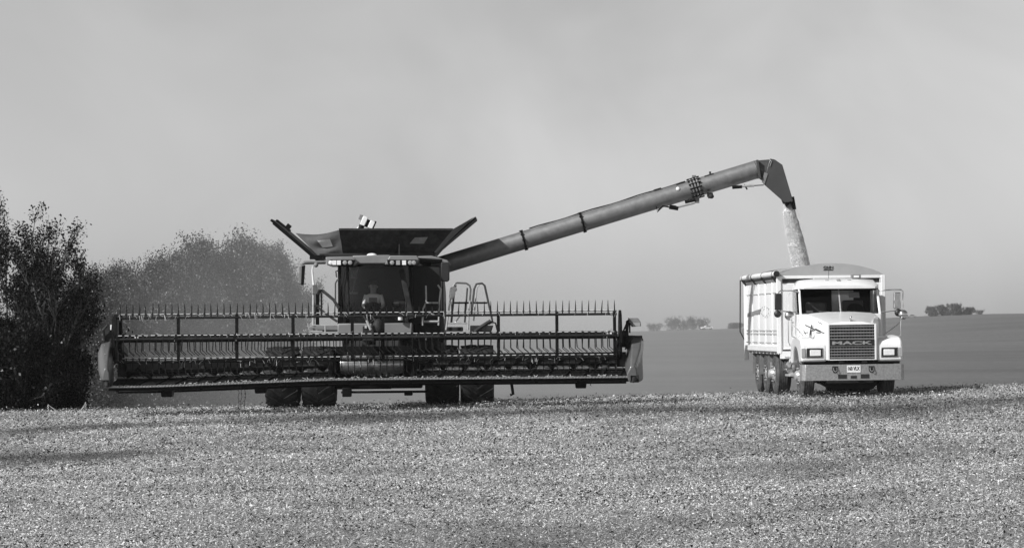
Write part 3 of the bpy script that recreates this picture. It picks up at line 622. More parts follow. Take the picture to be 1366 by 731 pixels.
b = MB(); f = [cl(x, y, AY - .29) for x, y in ((1020, 229.5), (1024.5, 232), (1020, 246), (1016.5, 243))]; b.prism(f, (0, .03, 0)); b.tube([cl(1030, 214.5, AY - .285), cl(1027.5, 222, AY - .285)], .012, 6); cp(b, 'spout_bracket', M['greypart'], sp_)
b = MB(); f = [cl(x, y, AY - .22) for x, y in ((1044.5, 266), (1059.5, 262), (1062.5, 279), (1058.5, 279), (1056, 270), (1049, 276))]; b.prism(f, (0, .44, 0)); cp(b, 'rubber_skirt', M['black'], sp_)
# --- platforms and rails
b = MB(); hb(b, [(412, 435), (470, 434), (470, 442), (414, 443)], 73.6, 74.6); cp(b, 'platform', M['roof'], bev=.02)
b = MB(); hb(b, [(553, 431), (592, 431), (592, 443), (553, 443)], 74.0, 74.9); hb(b, [(595, 436), (617, 436), (617, 442), (595, 442)], 73.9, 74.9); hb(b, [(627, 434), (658, 434), (655, 443), (627, 443)], 73.9, 74.9); cp(b, 'platform', M['dusty'], bev=.02)
b = MB(); b.tube([cl(418, 434, 73.6), cl(418, 382, 73.6)], .03); b.box(cl(419.5, 386, 73.6), (.13, .1, .22)); cp(b, 'post', M['rail'])
b = MB(); b.tube([cl(423.5, 434, 73.7), cl(423.5, 390, 73.7)], .045); cp(b, 'post', M['dusty'])
b = MB(); b.tube([cl(418.5, 381, 73.6), cl(416.5, 362, 73.6), cl(417, 355, 73.6)], [.03, .02, .015]); cp(b, 'marker_rod', M['whitep'])
def rail(pts, Y, m, r=.022, name='handrail'):
    b = MB(); b.tube([cl(x, y, Y) for x, y in pts], r, 7); return cp(b, name, m)
rail([(424, 393), (426, 388), (430, 387.5), (445, 400), (452, 411)], 73.5, M['darkrail'], .04)
rail([(424, 410), (438, 421), (450, 429)], 73.5, M['darkrail'], .03)
rail([(429, 422), (429, 392), (427, 389)], 73.8, M['darkrail'], .02)
rail([(416, 408), (430, 408)], 73.6, M['darkrail'], .016)
rail([(411, 432), (412, 439), (415, 442), (430, 442)], 73.5, M['rail'], .02)
rail([(434, 434), (434, 443)], 73.5, M['rail'], .02); rail([(416, 434), (452, 434)], 73.5, M['rail'], .015)
rail([(447.5, 402), (447.5, 378), (449.5, 374), (452, 373)], 73.4, M['darkrail'], .02); rail([(449, 370), (448, 362), (452, 361)], 73.4, M['darkrail'], .018)
rail([(568, 381), (568.5, 403), (564, 413), (564, 434)], 73.7, M['rail']); rail([(584, 380), (588, 386), (586, 404), (585, 434)], 73.7, M['rail'])
rail([(568, 404), (587, 404)], 73.7, M['rail']); rail([(564, 429), (585, 429)], 73.7, M['rail'], .03)
rail([(595, 440), (599, 412), (603, 386), (606, 379), (610, 377.5), (622, 378), (626.5, 381), (628, 386), (625, 424), (624.5, 440)], 73.7, M['rail'], .024)
rail([(602, 432), (606, 388), (608, 380)], 74.3, M['darkrail'], .028); rail([(620, 432), (623.5, 384)], 74.3, M['darkrail'], .022)
rail([(604, 404), (650, 404)], 74.2, M['darkrail'], .024)
rail([(629, 420), (632.5, 386), (635.5, 379), (643, 378), (646.5, 381), (656, 424), (657, 429), (652, 432)], 73.7, M['darkrail'], .028)
rail([(632, 428), (636, 384), (639, 380)], 74.2, M['rail'], .02); rail([(606, 432), (613, 422)], 73.9, M['rail'], .014); rail([(596, 431), (626, 431)], 73.7, M['rail'], .016)
rail([(633, 443), (642, 436), (655, 428)], 73.6, M['dusty'], .05); rail([(648, 434), (653, 429), (658, 432)], 73.6, M['rail'], .018); rail([(655, 429), (661, 431), (664, 443)], 73.6, M['dusty'], .02)
b = MB(); b.ell(cl(603.5, 390, 73.6), (.075, .07, .13)); b.ell(cl(605, 386, 73.6), (.09, .07, .07)); b.ell(cl(602, 395, 73.6), (.06, .06, .08)); cp(b, 'pale_rail_lump', M['shirt'])  # pale rounded lump on the handrail

# --- header (draper front) : frame, canvases, knife, dividers, reel
HL, HRr = cl(148, 510, 70.5).x, cl(838, 505, 70.5).x
def flex(x): return -.13 * max(0.0, min(1.0, (-x - .9) / 4.2))
KY, BY = 69.95 - 74.5, 71.7 - 74.5
kz, bz = cl(494, 505.5, 69.95).z, cl(494, 495, 71.6).z
topz = cl(494, 474, 71.7).z
def strip(mb, prof, x0, x1, n=16):
    """a profile (y,z) carried along the header's width, following the sag of its left wing"""
    mb.loft([[Vector((x0 + (x1 - x0) * i / n, y, z + flex(x0 + (x1 - x0) * i / n))) for y, z in prof] for i in range(n + 1)])
xc0, xc1 = cl(446, 480, 71).x, cl(548, 480, 71).x
for a_, c_ in ((HL, xc0), (xc1, HRr)):
    b = MB(); strip(b, [(KY + .14, kz + .015), (BY, bz), (BY, bz - .06), (KY + .14, kz - .03)], a_, c_)
    n = int((c_ - a_) / .42)
    for i in range(n):
        x = a_ + (i + .5) * (c_ - a_) / n; b.bar((x, KY + .2, kz + .04 + flex(x)), (x + .18, BY - .02, bz + .02 + flex(x)), .035, .03)
    cp(b, 'draper_canvas', M['canvas'])
    b = MB(); strip(b, [(BY, bz - .05), (BY + .03, bz - .05), (BY + .03, topz), (BY, topz)], a_, c_); cp(b, 'back_sheet', M['sheet'])
    b = MB(); strip(b, [(BY - .10, bz + .0), (BY - .04, bz + .0), (BY - .04, bz + .05), (BY - .10, bz + .05)], a_, c_); cp(b, 'canvas_guide', M['rail'])
b = MB(); strip(b, [(BY + .05, topz - .12), (BY + .2, topz - .12), (BY + .2, topz + .03), (BY + .05, topz + .03)], HL, HRr); strip(b, [(BY + .02, bz - .35), (BY + .2, bz - .35), (BY + .2, bz - .12), (BY + .02, bz - .12)], HL, HRr)
strip(b, [(KY + .15, kz - .10), (KY + .5, kz - .12), (KY + .5, kz - .035), (KY + .15, kz - .035)], HL, HRr)
n = 13
for i in range(n):
    x = HL + .2 + (HRr - HL - .4) * i / (n - 1); b.bar((x, KY + .2, kz - .08 + flex(x)), (x, BY + .1, bz - .2 + flex(x)), .07, .09)
b.span((xc0, BY + .06, topz - .1), (xc1, BY + .3, topz + .22)); b.span((xc0, BY + .3, kz - .2), (xc1, BY + .5, topz))
cp(b, 'header_frame', M['black'], bev=0)
b = MB(); strip(b, [(KY - .02, kz - .02), (KY + .16, kz - .03), (KY + .16, kz + .02), (KY - .02, kz + .012)], HL, HRr)
n = 160
for i in range(n):
    x = HL + .04 + (HRr - HL - .08) * i / (n - 1); z = kz + flex(x)
    b.loft([[(x - .02, KY, z - .025), (x + .02, KY, z - .025), (x + .02, KY, z + .03), (x - .02, KY, z + .03)], [(x - .006, KY - .12, z - .012), (x + .006, KY - .12, z - .012), (x + .006, KY - .12, z + .008), (x - .006, KY - .12, z + .008)]])
kb = cp(b, 'cutter_bar', M['dullchrome'])
rg = np.random.default_rng(5); b = MB()
for i in range(170):
    x = rg.uniform(HL + (2.2 if rg.random() < .8 else .1), HRr); z = kz + flex(x) + .03; y = KY + rg.uniform(-.05, .22); a0 = rg.uniform(0, PI); l_ = rg.uniform(.03, .1)
    b.bar((x, y, z), (x + math.cos(a0) * l_, y + math.sin(a0) * l_ * .5, z + rg.uniform(-.01, .04)), .012, .008)
tag(cp(b, 'crop_straw', M['drystem']), kind='stuff'); b = MB()
for x in (cl(318, 520, 70).x, cl(320, 520, 70).x + .03, cl(328, 520, 70.2).x, cl(788, 510, 70).x):
    z = kz + flex(x) - .05; L_ = .55 if x < -2.8 and x > -3.2 else .16
    pts = [(x + rg.uniform(-.02, .02), KY + .1, z - L_ * k / 6) for k in range(7)]; b.tube(pts, .006, 4)
    for k in range(6): b.bar(pts[k], (pts[k][0] + rg.uniform(-.05, .05), KY + .1, pts[k][2] + rg.uniform(-.04, .02)), .02, .01)
tag(cp(b, 'hanging_straw', M['dusty']), kind='stuff')
for a_, c_, hand in ((HL + .25, xc0 - .15, 1), (xc1 + .15, HRr - .25, -1)):
    b = MB(); az_ = cl(494, 487, 71.45).z; ay = 71.45 - 74.5; n = int((c_ - a_) / .025)
    b.tube([(a_, ay, az_ + flex(a_)), ((a_ + c_) / 2, ay, az_ + flex((a_ + c_) / 2)), (c_, ay, az_ + flex(c_))], .05, 12)
    rows = []
    for i in range(n + 1):
        x = a_ + (c_ - a_) * i / n; t_ = hand * x / .52 * 2 * PI; u = Vector((0, math.cos(t_), math.sin(t_)))
        rows.append([Vector((x, ay, az_ + flex(x))) + u * .05, Vector((x, ay, az_ + flex(x))) + u * .135])
    b.loft(rows, closed=False); cp(b, 'cross_auger', M['bar'])
# feed opening in the middle
b = MB(); b.span((xc0, BY - .25, kz - .02), (xc1, BY + .3, kz + .02)); strip(b, [(KY + .1, kz + .0), (KY + .9, kz + .02), (KY + .9, kz - .06), (KY + .1, kz - .06)], xc0, xc1, 2); cp(b, 'feed_deck', M['dusty'])
dz = cl(494, 486, 71.3).z
b = MB(); b.lathe((xc0 + .12, 71.25 - 74.5, dz), (1, 0, 0), [(.02, 0), (.2, .02), (.23, .12), (.23, xc1 - xc0 - .42), (.2, xc1 - xc0 - .3), (.02, xc1 - xc0 - .28)], 28)
for i in range(18):
    x = xc0 + .22 + i * (xc1 - xc0 - .5) / 17; a0 = i * 1.3; b.cyl((x, 71.25 - 74.5 + math.cos(a0) * .15, dz + math.sin(a0) * .15), (x, 71.25 - 74.5 + math.cos(a0) * .27, dz + math.sin(a0) * .31), .012, n=6)
cp(b, 'feed_drum', M['drum'])
b = MB(); b.prism([(xc0 - .12, KY + .55, kz), (xc0 - .12, BY + .05, kz), (xc0 - .12, BY + .05, dz + .38), (xc0 - .12, BY - .3, dz + .32)], (.1, 0, 0)); b.prism([(xc1 + .02, KY + .55, kz), (xc1 + .02, BY + .05, kz), (xc1 + .02, BY + .05, dz + .38), (xc1 + .02, BY - .3, dz + .32)], (.1, 0, 0)); cp(b, 'feed_housing', M['black'], bev=.02)
# skid shoes, stands
for px in (222, 347, 775): 
    b = MB(); c = cl(px, 518, 70.5); fz = flex(c.x); b.prism([(c.x - .14, c.y, kz - .1 + fz), (c.x + .14, c.y, kz - .1 + fz), (c.x + .12, c.y, kz - .27 + fz), (c.x - .12, c.y, kz - .27 + fz)], (0, .5, 0)); cp(b, 'skid_shoe', M['black'], bev=.02)
b = MB(); b.tube([cl(682, 509, 70.6), cl(684.5, 525.5, 70.6), cl(680.5, 526.5, 70.6)], .035, 8); cp(b, 'parking_stand', M['black'])
b = MB(); b.box(cl(463, 523, 73), (.22, .3, .22)); b.box(cl(545, 524, 73), (.2, .3, .12)); b.bar(cl(455, 523, 73.2), cl(570, 522, 73.2), .05, .06); cp(b, 'hydraulic_block', M['black'], bev=.02)
# crop dividers
def divider(secs, br, sgn):
    b = MB(); b.loft([[cl(x, y, Y) for x, y in pts] for Y, pts in secs]); d = cp(b, 'crop_divider', M['divider'], bev=.03, seg=3, angle=50)
    x, y = br; b = MB(); b.box(cl(x, y, 69.75), (.2, .3, .17)); b.bar(cl(x - sgn * 3, y - 6, 70), cl(x, y - 16, 69.8), .05, .1); b.tube([cl(x, y, 69.6), cl(x - sgn, y + 4, 69.2)], [.06, .03], 8); cp(b, 'divider_bracket', M['dusty'], d, bev=.01)
    b = MB(); b.ell(cl(x - sgn * 1.0, y - 9, 69.7), (.06, .05, .16)); cp(b, 'divider_tip', M['rail'], d)
divider([(71.7, [(137, 458), (149, 457), (152, 470), (152, 512), (145, 516), (138, 512), (133, 492), (132, 472)]), (70.9, [(136, 457), (148, 456), (152, 468), (152, 513), (145, 518), (137, 515), (131, 492), (131, 471)]),
         (70.2, [(137, 470), (145, 469), (150, 478), (150, 514), (145, 518), (138, 516), (132, 497), (133, 480)]), (69.6, [(139, 492), (143, 491), (146, 497), (147, 514), (144, 518), (140, 517), (136, 506), (137, 498)])], (142, 511), -1)
divider([(71.7, [(840, 449), (856, 450), (858.5, 456), (857, 478), (858, 505), (851, 508), (840, 505), (836, 478)]), (70.9, [(840, 447), (856, 448), (859, 455), (857, 478), (858, 506), (852, 510), (838, 506), (834, 480)]),
         (70.2, [(843, 462), (854, 463), (856, 470), (855, 482), (856, 506), (850, 510), (838, 506), (834, 492)]), (69.6, [(841, 489), (846, 488), (849, 493), (850, 500), (849, 508), (845, 510), (838, 508), (836, 499)])], (846, 505), 1)
b = MB(); b.tube([cl(839, 452, 70.75), cl(846, 456, 70.7), cl(857, 453, 70.8)], .03); b.box(cl(848, 451, 70.9), (.3, .2, .12)); b.box(cl(848, 460, 70.75), (.28, .06, .05)); cp(b, 'divider_latch', M['dusty'])
b = MB(); b.m = 0; hb(b, [(137, 437), (142, 432), (148, 434), (150, 455), (138, 455)], 70.9, 71.2); b.tube([cl(140, 455, 70.9), cl(138, 440, 70.8), cl(144, 433, 70.8)], .03); b.box(cl(134, 457, 70.9), (.2, .1, .05)); b.m = 1; b.box(cl(150, 436.5, 70.75), (.09, .1, .12)); cp(b, 'marker_lamp_bracket', [M['dusty'], M['lamp']])
b = MB(); b.tube([cl(829, 444, 71), cl(836, 444, 71), cl(837, 429, 71), cl(842, 426, 71)], .04); b.tube([cl(831, 443, 71), cl(837, 429, 71)], .02); b.tube([cl(840, 444, 71), cl(840, 430, 71)], .02); b.box(cl(832, 452, 71), (.22, .3, .4)); lb = cp(b, 'marker_lamp_bracket', M['dusty'])
b = MB(); hb(b, [(838, 424), (851, 424), (855, 430), (855, 435), (843, 436), (840, 430)], 70.8, 71.05); ml = cp(b, 'marker_lamp', M['greypart'], lb, bev=.01)
b = MB(); hb(b, [(844, 430.5), (854.5, 430.5), (853.5, 435), (844, 435)], 70.77, 70.82); cp(b, 'lens', M['dimlamp'], ml)
b = MB(); b.ell(cl(839, 455, 70.8), (.12, .25, .14)); b.tube([cl(835, 448, 70.8), cl(832, 458, 70.7), cl(838, 466, 70.7)], .025); b.tube([cl(833, 450, 70.8), cl(839, 456, 70.7), cl(834, 466, 70.7)], .02); cp(b, 'reel_drive', M['dusty'])
# reel
RYc = 70.75 - 74.5; RZ = cl(489, 449.2, 70.75).z; RR = .52
RXL, RXR = cl(157, 440, 70.75).x, cl(823, 440, 70.75).x
b = MB(); b.tube([(RXL, RYc, RZ), (RXR, RYc, RZ)], .092, 20); cp(b, 'reel_tube', M['black'])
b = MB(); c = cl(813, 444, 70.63); b.box((c.x, RYc - .085, RZ + .02), (.11, .02, .09)); b.box((RXL + .45, RYc - .085, RZ + .02), (.1, .02, .05)); cp(b, 'reel_decal', M['whitep'])
rest = MB(); NT = 77
tm = MB(); tm.loft([[(-.016, -.012, 0), (.016, -.012, 0), (.016, .012, 0), (-.016, .012, 0)], [(-.011, -.009, .2), (.011, -.009, .2), (.011, .009, .2), (-.011, .009, .2)], [(-.004, -.09, .31), (.004, -.09, .31), (.004, -.084, .315), (-.004, -.084, .315)]])
_o = tm.build('tine', M['tine']); tmesh = _o.data; bpy.data.objects.remove(_o)
for k, ang in enumerate((-4, 88, 179, 268)):
    a0 = R(ang); by, bzz = RYc - math.sin(a0) * RR, RZ + math.cos(a0) * RR
    b = MB(); b.m = 0; b.tube([(RXL, by, bzz - .03), (RXR, by, bzz - .03)], .03, 8); b.bar((RXL, by + .02, bzz + .045), (RXR, by + .02, bzz + .045), .04, .02); b.m = 1
    for i in range(NT):
        x = RXL + .05 + (RXR - RXL - .1) * i / (NT - 1)
        b.m = 0; b.box((x, by + .01, bzz + .01), (.03, .06, .09))
        if i < NT - 1: b.m = 1; b.bar((x + .03, by - .005, bzz + .057), (x + .122, by - .005, bzz + .057), .03, .011)
    bat = cp(b, 'reel_bat', [M['bar'], M['whitep']])
    for i in range(NT):
        x = RXL + .05 + (RXR - RXL - .1) * i / (NT - 1)
        if k == 0:
            o = bpy.data.objects.new('tine', tmesh); COL.objects.link(o); o.parent = bat; o.location = (x, by, bzz + .03); o.rotation_euler = (R(-18 + 6 * random.random()), R(random.gauss(0, 2.2)), 0); o.scale = (1, 1, .82)
        else:
            if random.random() < .03: continue
            j = random.gauss(0, .009)
            rest.bar((x, by, bzz - .02), (x + j, by - .02, bzz - .3), .022, .018); rest.bar((x + j, by - .02, bzz - .3), (x + j + .12, by - .10, bzz - .40), .016, .012)
tag(cp(rest, 'reel_tines', M['tine']), kind='stuff')
b = MB(); rg = np.random.default_rng(17)
for i in range(260):
    x = rg.uniform(RXL, RXR); k = rg.integers(0, 3); z = (RZ + .09, RZ + RR + .03, RZ - RR)[k] + rg.normal(0, .02); y = RYc - .1 + rg.normal(0, .03); l_ = rg.uniform(.04, .16); a0 = rg.normal(-PI / 2, .8)
    b.tube([(x, y, z), (x + math.cos(a0) * l_ * .5, y - .03, z + math.sin(a0) * l_ * .3), (x + math.cos(a0) * l_, y - .03, z + math.sin(a0) * l_)], .005, 3)
tag(cp(b, 'caught_straw', M['drystem']), kind='stuff')
b = None
for px in (161, 238, 316, 391, 470, 511, 590, 665, 743, 820):
    x = cl(px, 448, 70.75).x; b = MB()
    for ang in (-4, 88, 179, 268):
        a0 = R(ang); b.bar((x, RYc, RZ), (x, RYc - math.sin(a0) * (RR + .03), RZ + math.cos(a0) * (RR + .03)), .045, .075, up=(1, 0, 0))
    b.tube([(x - .03, RYc, RZ), (x + .03, RYc, RZ)], .13, 18); cp(b, 'reel_spider', M['black'])
for px0, px1 in ((152.5, 157), (825.5, 829)):
    b = MB(); x0 = cl(px0, 450, 70.75).x; x1 = cl(px1, 450, 70.75).x
    b.loft([[Vector((xx, RYc - math.sin(2 * PI * j / 10) * .58, RZ + math.cos(2 * PI * j / 10) * .58)) for j in range(10)] for xx in (x0, x1)]); cp(b, 'reel_end_plate', M['black'])
for px in (160, 826):
    b = MB(); x = cl(px, 450, 70.75).x; b.bar((x, RYc - .1, RZ - .12), (x, BY + .15, topz + .1), .1, .16); b.bar((x, RYc + .25, RZ - .15), (x, BY + .1, bz), .06, .06); cp(b, 'reel_arm', M['black'])
b = MB(); x = cl(494, 450, 70.75).x; b.bar((x, RYc - .05, RZ), (x, BY + .2, topz + .35), .16, .2); b.box((x - .03, RYc - .2, RZ + .08), (.26, .3, .34)); b.box((x + .15, RYc - .15, RZ + .2), (.22, .26, .3)); b.box((x - .1, RYc - .1, RZ - .22), (.16, .3, .3)); b.ell((x + .2, RYc - .25, RZ + .22), (.14, .14, .2)); b.tube([(x - .15, RYc - .2, RZ + .5), (x - .02, RYc - .3, RZ + .3), (x + .12, RYc - .25, RZ + .42), (x + .2, RYc - .1, RZ + .1)], .03, 6); b.tube([(x + .05, RYc - .2, RZ + .5), (x + .15, RYc - .3, RZ + .35), (x + .02, RYc - .3, RZ - .1)], .025, 6); cp(b, 'reel_motor', M['dusty'], bev=.02)
b = MB(); b.tube([cl(489, 427, 70.3), cl(494.5, 440, 70.3)], .03, 7); b.box(cl(488, 436, 70.4), (.05, .05, .07)); cp(b, 'hydraulic_hose', M['rail'])

# ------------------------------------------------------------------ falling grain
SY = AY
def stream():
    rg = np.random.default_rng(9)
    ctr = [(1052.5, 266, .095), (1053, 278, .135), (1054.5, 290, .17), (1060.5, 315, .205), (1065, 335, .22), (1069.5, 356, .22), (1073, 378, .22)]
    def at_(t):
        ys = np.linspace(266, 378, 200); 
        return np.interp(t, [c[1] for c in ctr], [c[0] for c in ctr]), np.interp(t, [c[1] for c in ctr], [c[2] for c in ctr])
    mb = MB(); rings = []
    for i in range(60):
        y = 266 + 112 * i / 59; x, r = at_(y); p = world(float(x), y, SY) + Vector((.018 * math.sin(i * .55) + .012 * math.sin(i * 1.3), 0, 0)); r = float(r) * (1 + .10 * math.sin(i * .8 + 1))
        rings.append([p + Vector((math.cos(a) * r * (.78 + .12 * math.sin(3 * a + i * .45) + .10 * math.sin(5 * a - i * .8) + .08 * rg.normal()), math.sin(a) * r * (.8 + .1 * rg.normal() * .5), 0)) for a in [2 * PI * j / 22 for j in range(22)]])
    mb.loft(rings)
    n = 48000; y = 266 + 112 * rg.random(n); x, r = at_(y); a = rg.uniform(0, 2 * PI, n); rr = r * (.74 + .28 * rg.random(n) + np.abs(rg.normal(0, .09, n)) * (np.cos(a) < .3) + (rg.random(n) < .02) * rg.random(n) * .7)
    px = np.stack([(x - CX) * SY / FPX + np.cos(a) * rr, np.full(n, SY) + np.sin(a) * rr, EYE + (HY - y) * SY / FPX], 1)
    o6 = np.array([(1,0,0),(-1,0,0),(0,1,0),(0,-1,0),(0,0,1),(0,0,-1)], float); s = rg.uniform(.004, .0095, n)
    V = (px[:, None, :] + o6[None] * s[:, None, None] * rg.uniform(.6, 1.2, (n, 6, 1))).reshape(-1, 3)
    f8 = np.array([(0,2,4),(2,1,4),(1,3,4),(3,0,4),(2,0,5),(1,2,5),(3,1,5),(0,3,5)]); F = (np.arange(n)[:, None, None] * 6 + f8[None]).reshape(-1, 3)
    base = len(mb.v); vv = np.concatenate([np.array(mb.v), V])
    quads = [f for f in mb.f if len(f) == 4]; tri = [(f[0], f[1], f[2]) for f in quads] + [(f[0], f[2], f[3]) for f in quads]
    Fa = np.concatenate([np.array(tri), F + base])
    o = npmesh('falling_grain', vv, Fa, M['grain']); tag(o, 'pale stream of grain pouring from the auger spout into the truck box', 'grain', kind='stuff')
stream()

# ------------------------------------------------------------------ grain truck
truck = empty('grain_truck', (8.0, 70.0, .02), (0, -R(.6), R(3.0)))
tag(truck, 'white grain truck with tall ribbed box, its chrome grille facing the camera', 'truck')
TM = Matrix.Translation(truck.location) @ Euler(truck.rotation_euler).to_matrix().to_4x4(); TMI = TM.inverted()
def tl(px, py, Y): return TMI @ world(px, py, Y)
def tp(mb, name, m, parent=truck, **k): return mb.build(name, m, parent, **k)
def mirror_x(f):
    for s in (-1, 1): f(s)
# hood
def hring(y, w_, zt_, zb_):
    h = [(-w_, zb_), (-w_, zt_ - .22), (-w_ + .025, zt_ - .10), (-w_ + .09, zt_ - .03), (-w_ + .2, zt_), (-w_ * .35, zt_ + .03)]
    return [Vector((x, y, z)) for x, z in h + [(-x, z) for x, z in h[::-1]]]
b = MB(); b.loft([hring(.20, .615, 1.74, .87), hring(.45, .64, 1.785, .87), hring(1.1, .77, 1.90, .9), hring(1.78, .93, 1.985, 1.1)]); hood = tp(b, 'hood', M['white'], angle=30, bev=.02)
b = MB(); b.span((-.527, .175, .895), (.527, .21, 1.695)); gr = tp(b, 'grille', M['int'])
b = MB()
for k in range(5):
    b.box((0, .165, 1.655 - k * .072), (1.04, .02, .030), (R(-25), 0, 0)); b.box((0, .165, 1.20 - k * .066), (1.04, .02, .028), (R(-25), 0, 0))
for k in range(15): b.box((-.49 + k * .07, .172, 1.3), (.006, .006, .78))
tp(b, 'grille_slat', M['dullchrome'], gr)
b = MB(); b.box((0, .16, 1.275), (1.05, .02, .13)); npz = tp(b, 'name_bar', M['ink'], gr)
text('lettering', 'MACK', .95, .082, .012, M['chrome'], gr, FRONT(0, .146, 1.277), .035)
b = MB()
for x in (-.555, .555): b.span((x - .025, .15, .87), (x + .025, .2, 1.72))
b.span((-.58, .15, 1.695), (.58, .2, 1.725)); b.span((-.58, .15, .868), (.58, .2, .893)); tp(b, 'grille_frame', M['white'], gr, bev=.012)
b = MB(); c = (.0, .32, 1.79); b.ell((c[0], c[1] + .03, 1.83), (.028, .06, .035)); b.ell((c[0], c[1] - .03, 1.875), (.026, .028, .03)); b.box((c[0], c[1] + .02, 1.795), (.05, .14, .012)); tp(b, 'hood_ornament', M['chrome'])
# fenders with lights
def fender(s):
    o_ = [(.20, .84), (.20, 1.20), (.25, 1.31), (.38, 1.39), (.7, 1.43), (1.2, 1.45), (1.65, 1.40), (1.9, 1.22), (1.98, .98), (1.98, .78), (1.86, .78)]
    arc = [(1.2 + .66 * math.cos(a), .52 + .66 * math.sin(a)) for a in [R(24 + 13.2 * i) for i in range(11)]]
    o_ += arc + [(.5, .84)]
    b = MB(); b.prism([(s * .60, y, z) for y, z in o_], (s * .60, 0, 0)); f = tp(b, 'fender', M['white'], bev=.055, seg=3)
    b = MB(); b.span((s * .68, .185, .93), (s * 1.09, .21, 1.165)); bz_ = tp(b, 'headlight_bezel', M['dullchrome'], f, bev=.01)
    b = MB(); b.span((s * .70, .176, .95), (s * 1.07, .19, 1.15)); tp(b, 'headlight_surround', M['ink'], f)
    b = MB(); b.span((s * .74, .155, .975), (s * 1.0, .18, 1.12)); tp(b, 'headlight', M['lamp'], f, bev=.02)
    b = MB(); b.span((s * 1.10, .185, .94), (s * 1.195, .23, 1.16)); tp(b, 'turn_signal', M['tarp'], f, bev=.01)
    return f
fl = fender(-1); fr_ = fender(1)
# bumper
b = MB(); pl = [(-1.22, .36), (-1.205, .10), (-1.13, .02), (-.9, 0), (.9, 0), (1.13, .02), (1.205, .10), (1.22, .36)]
b.prism([(x, y, .40) for x, y in pl] + [(x * .98, y + .03, .40) for x, y in pl[::-1]], (0, 0, .375)); bu = tp(b, 'bumper', M['galv'], bev=.008)
b = MB(); b.span((-.155, -.012, .588), (.16, -.002, .752)); pt = tp(b, 'number_plate', M['whitep'], bu)
text('lettering', '160 VLX', .27, .09, .004, M['ink'], pt, FRONT(0, -.015, .68), .02)
for x in (-.44, .42):
    b = MB(); b.prism([(x - .065, -.014, .735), (x + .065, -.014, .735), (x + .065, -.014, .64), (x + .04, -.014, .59), (x, -.014, .575), (x - .04, -.014, .59), (x - .065, -.014, .64)], (0, .012, 0)); hk = tp(b, 'tow_hook_plate', M['ink'], bu)
    b = MB(); b.tube([(x - .035, -.03, .70), (x - .038, -.05, .64), (x, -.055, .605), (x + .038, -.05, .64), (x + .035, -.03, .70)], .011, 6); tp(b, 'tow_hook', M['chrome'], hk)
b = MB()
for x0, x1, z0, z1 in ((-.37, -.165, .445, .54), (-.07, .07, .447, .51), (.165, .365, .447, .545)): b.span((x0, -.008, z0), (x1, -.001, z1))
tp(b, 'bumper_slot', M['ink'], bu)
b = MB()
for x in (-.27, .27): b.box((x, .12, .825), (.1, .08, .06)); b.cyl((x - .06, .08, .82), (x + .06, .08, .82), .02)
tp(b, 'hood_latch', M['frame'])
# chassis
b = MB(); b.span((-.45, .3, .62), (-.37, 9.0, .92)); b.span((.37, .3, .62), (.45, 9.0, .92)); b.span((-1.15, .3, .78), (1.15, .5, .86)); b.span((-.55, .45, .32), (.55, 1.5, .75)); b.box((0, 1.2, .42), (1.9, .16, .16)); b.prism([(-.6, .9, .3), (-.35, .9, .17), (.6, .9, .17), (.75, .9, .32), (.7, .9, .6), (-.6, .9, .6)], (0, .5, 0))
for y in (4.8, 6.4, 7.9): b.box((0, y, .52), (2.0, .2, .22)); b.ell((0, y, .5), (.3, .32, .28))
b.span((-.5, 3.0, .92), (.5, 9.2, 1.1)); tp(b, 'chassis', M['frame'], bev=.02)
# wheels
def truck_wheel(wid, rad=.52):
    t = MB(); pr = [(rad * .56, 0.0), (rad * .60, -.005), (rad * .80, -.012), (rad * .94, .012), (rad * .99, .035)]
    k = 5
    for i in range(k):
        a = .035 + (wid - .07) * i / k; e = .035 + (wid - .07) * (i + 1) / k
        pr += [(rad, a + .006), (rad, e - .014), (rad * .965, e - .010), (rad * .965, e - .002)] if i < k - 1 else [(rad, a + .006), (rad, e)]
    pr += [(rad * .94, wid - .012), (rad * .8, wid + .012), (rad * .56, wid)]
    t.lathe((0, 0, 0), (1, 0, 0), pr, 36); return t
def wheel_rim(wid, hub, rad=.52):
    t = MB(); t.lathe((0, 0, 0), (1, 0, 0), [(rad * .575, .0), (rad * .55, .01), (rad * .52, .05), (rad * .40, .05 - hub * .3), (rad * .30, .02 - hub * .4), (rad * .22, -.01 - hub * .6), (rad * .2, -.05 - hub * .9), (.01, -.06 - hub)], 28)
    for k in range(10):
        a = 2 * PI * k / 10; p = Vector((.0 - hub * .35, math.cos(a) * rad * .36, math.sin(a) * rad * .36)); t.cyl(p, p + Vector((-.04, 0, 0)), .018, n=6)
    return t
def truck_axle(y, kind, name):
    for s in (-1, 1):
        root = None
        t = truck_wheel(.29 if kind != 'dual' else .26); o = tp(t, name, M['truckrubber'])
        if kind == 'dual':
            t2 = truck_wheel(.26); o2 = tp(t2, 'inner_tyre', M['truckrubber'], o); o2.location = (.33, 0, 0)
        r_ = wheel_rim(.29, {'steer': .06, 'pusher': .10, 'dual': -.05}[kind]); ro = tp(r_, 'rim', M['alu'], o)
        o.location = (s * (1.10 if kind == 'steer' else 1.19), y, .50); o.rotation_euler = (0, 0, 0 if s < 0 else PI); 
truck_axle(1.2, 'steer', 'front_wheel'); truck_axle(4.8, 'pusher', 'rear_wheel'); truck_axle(6.4, 'dual', 'rear_wheel'); truck_axle(7.9, 'dual', 'rear_wheel')
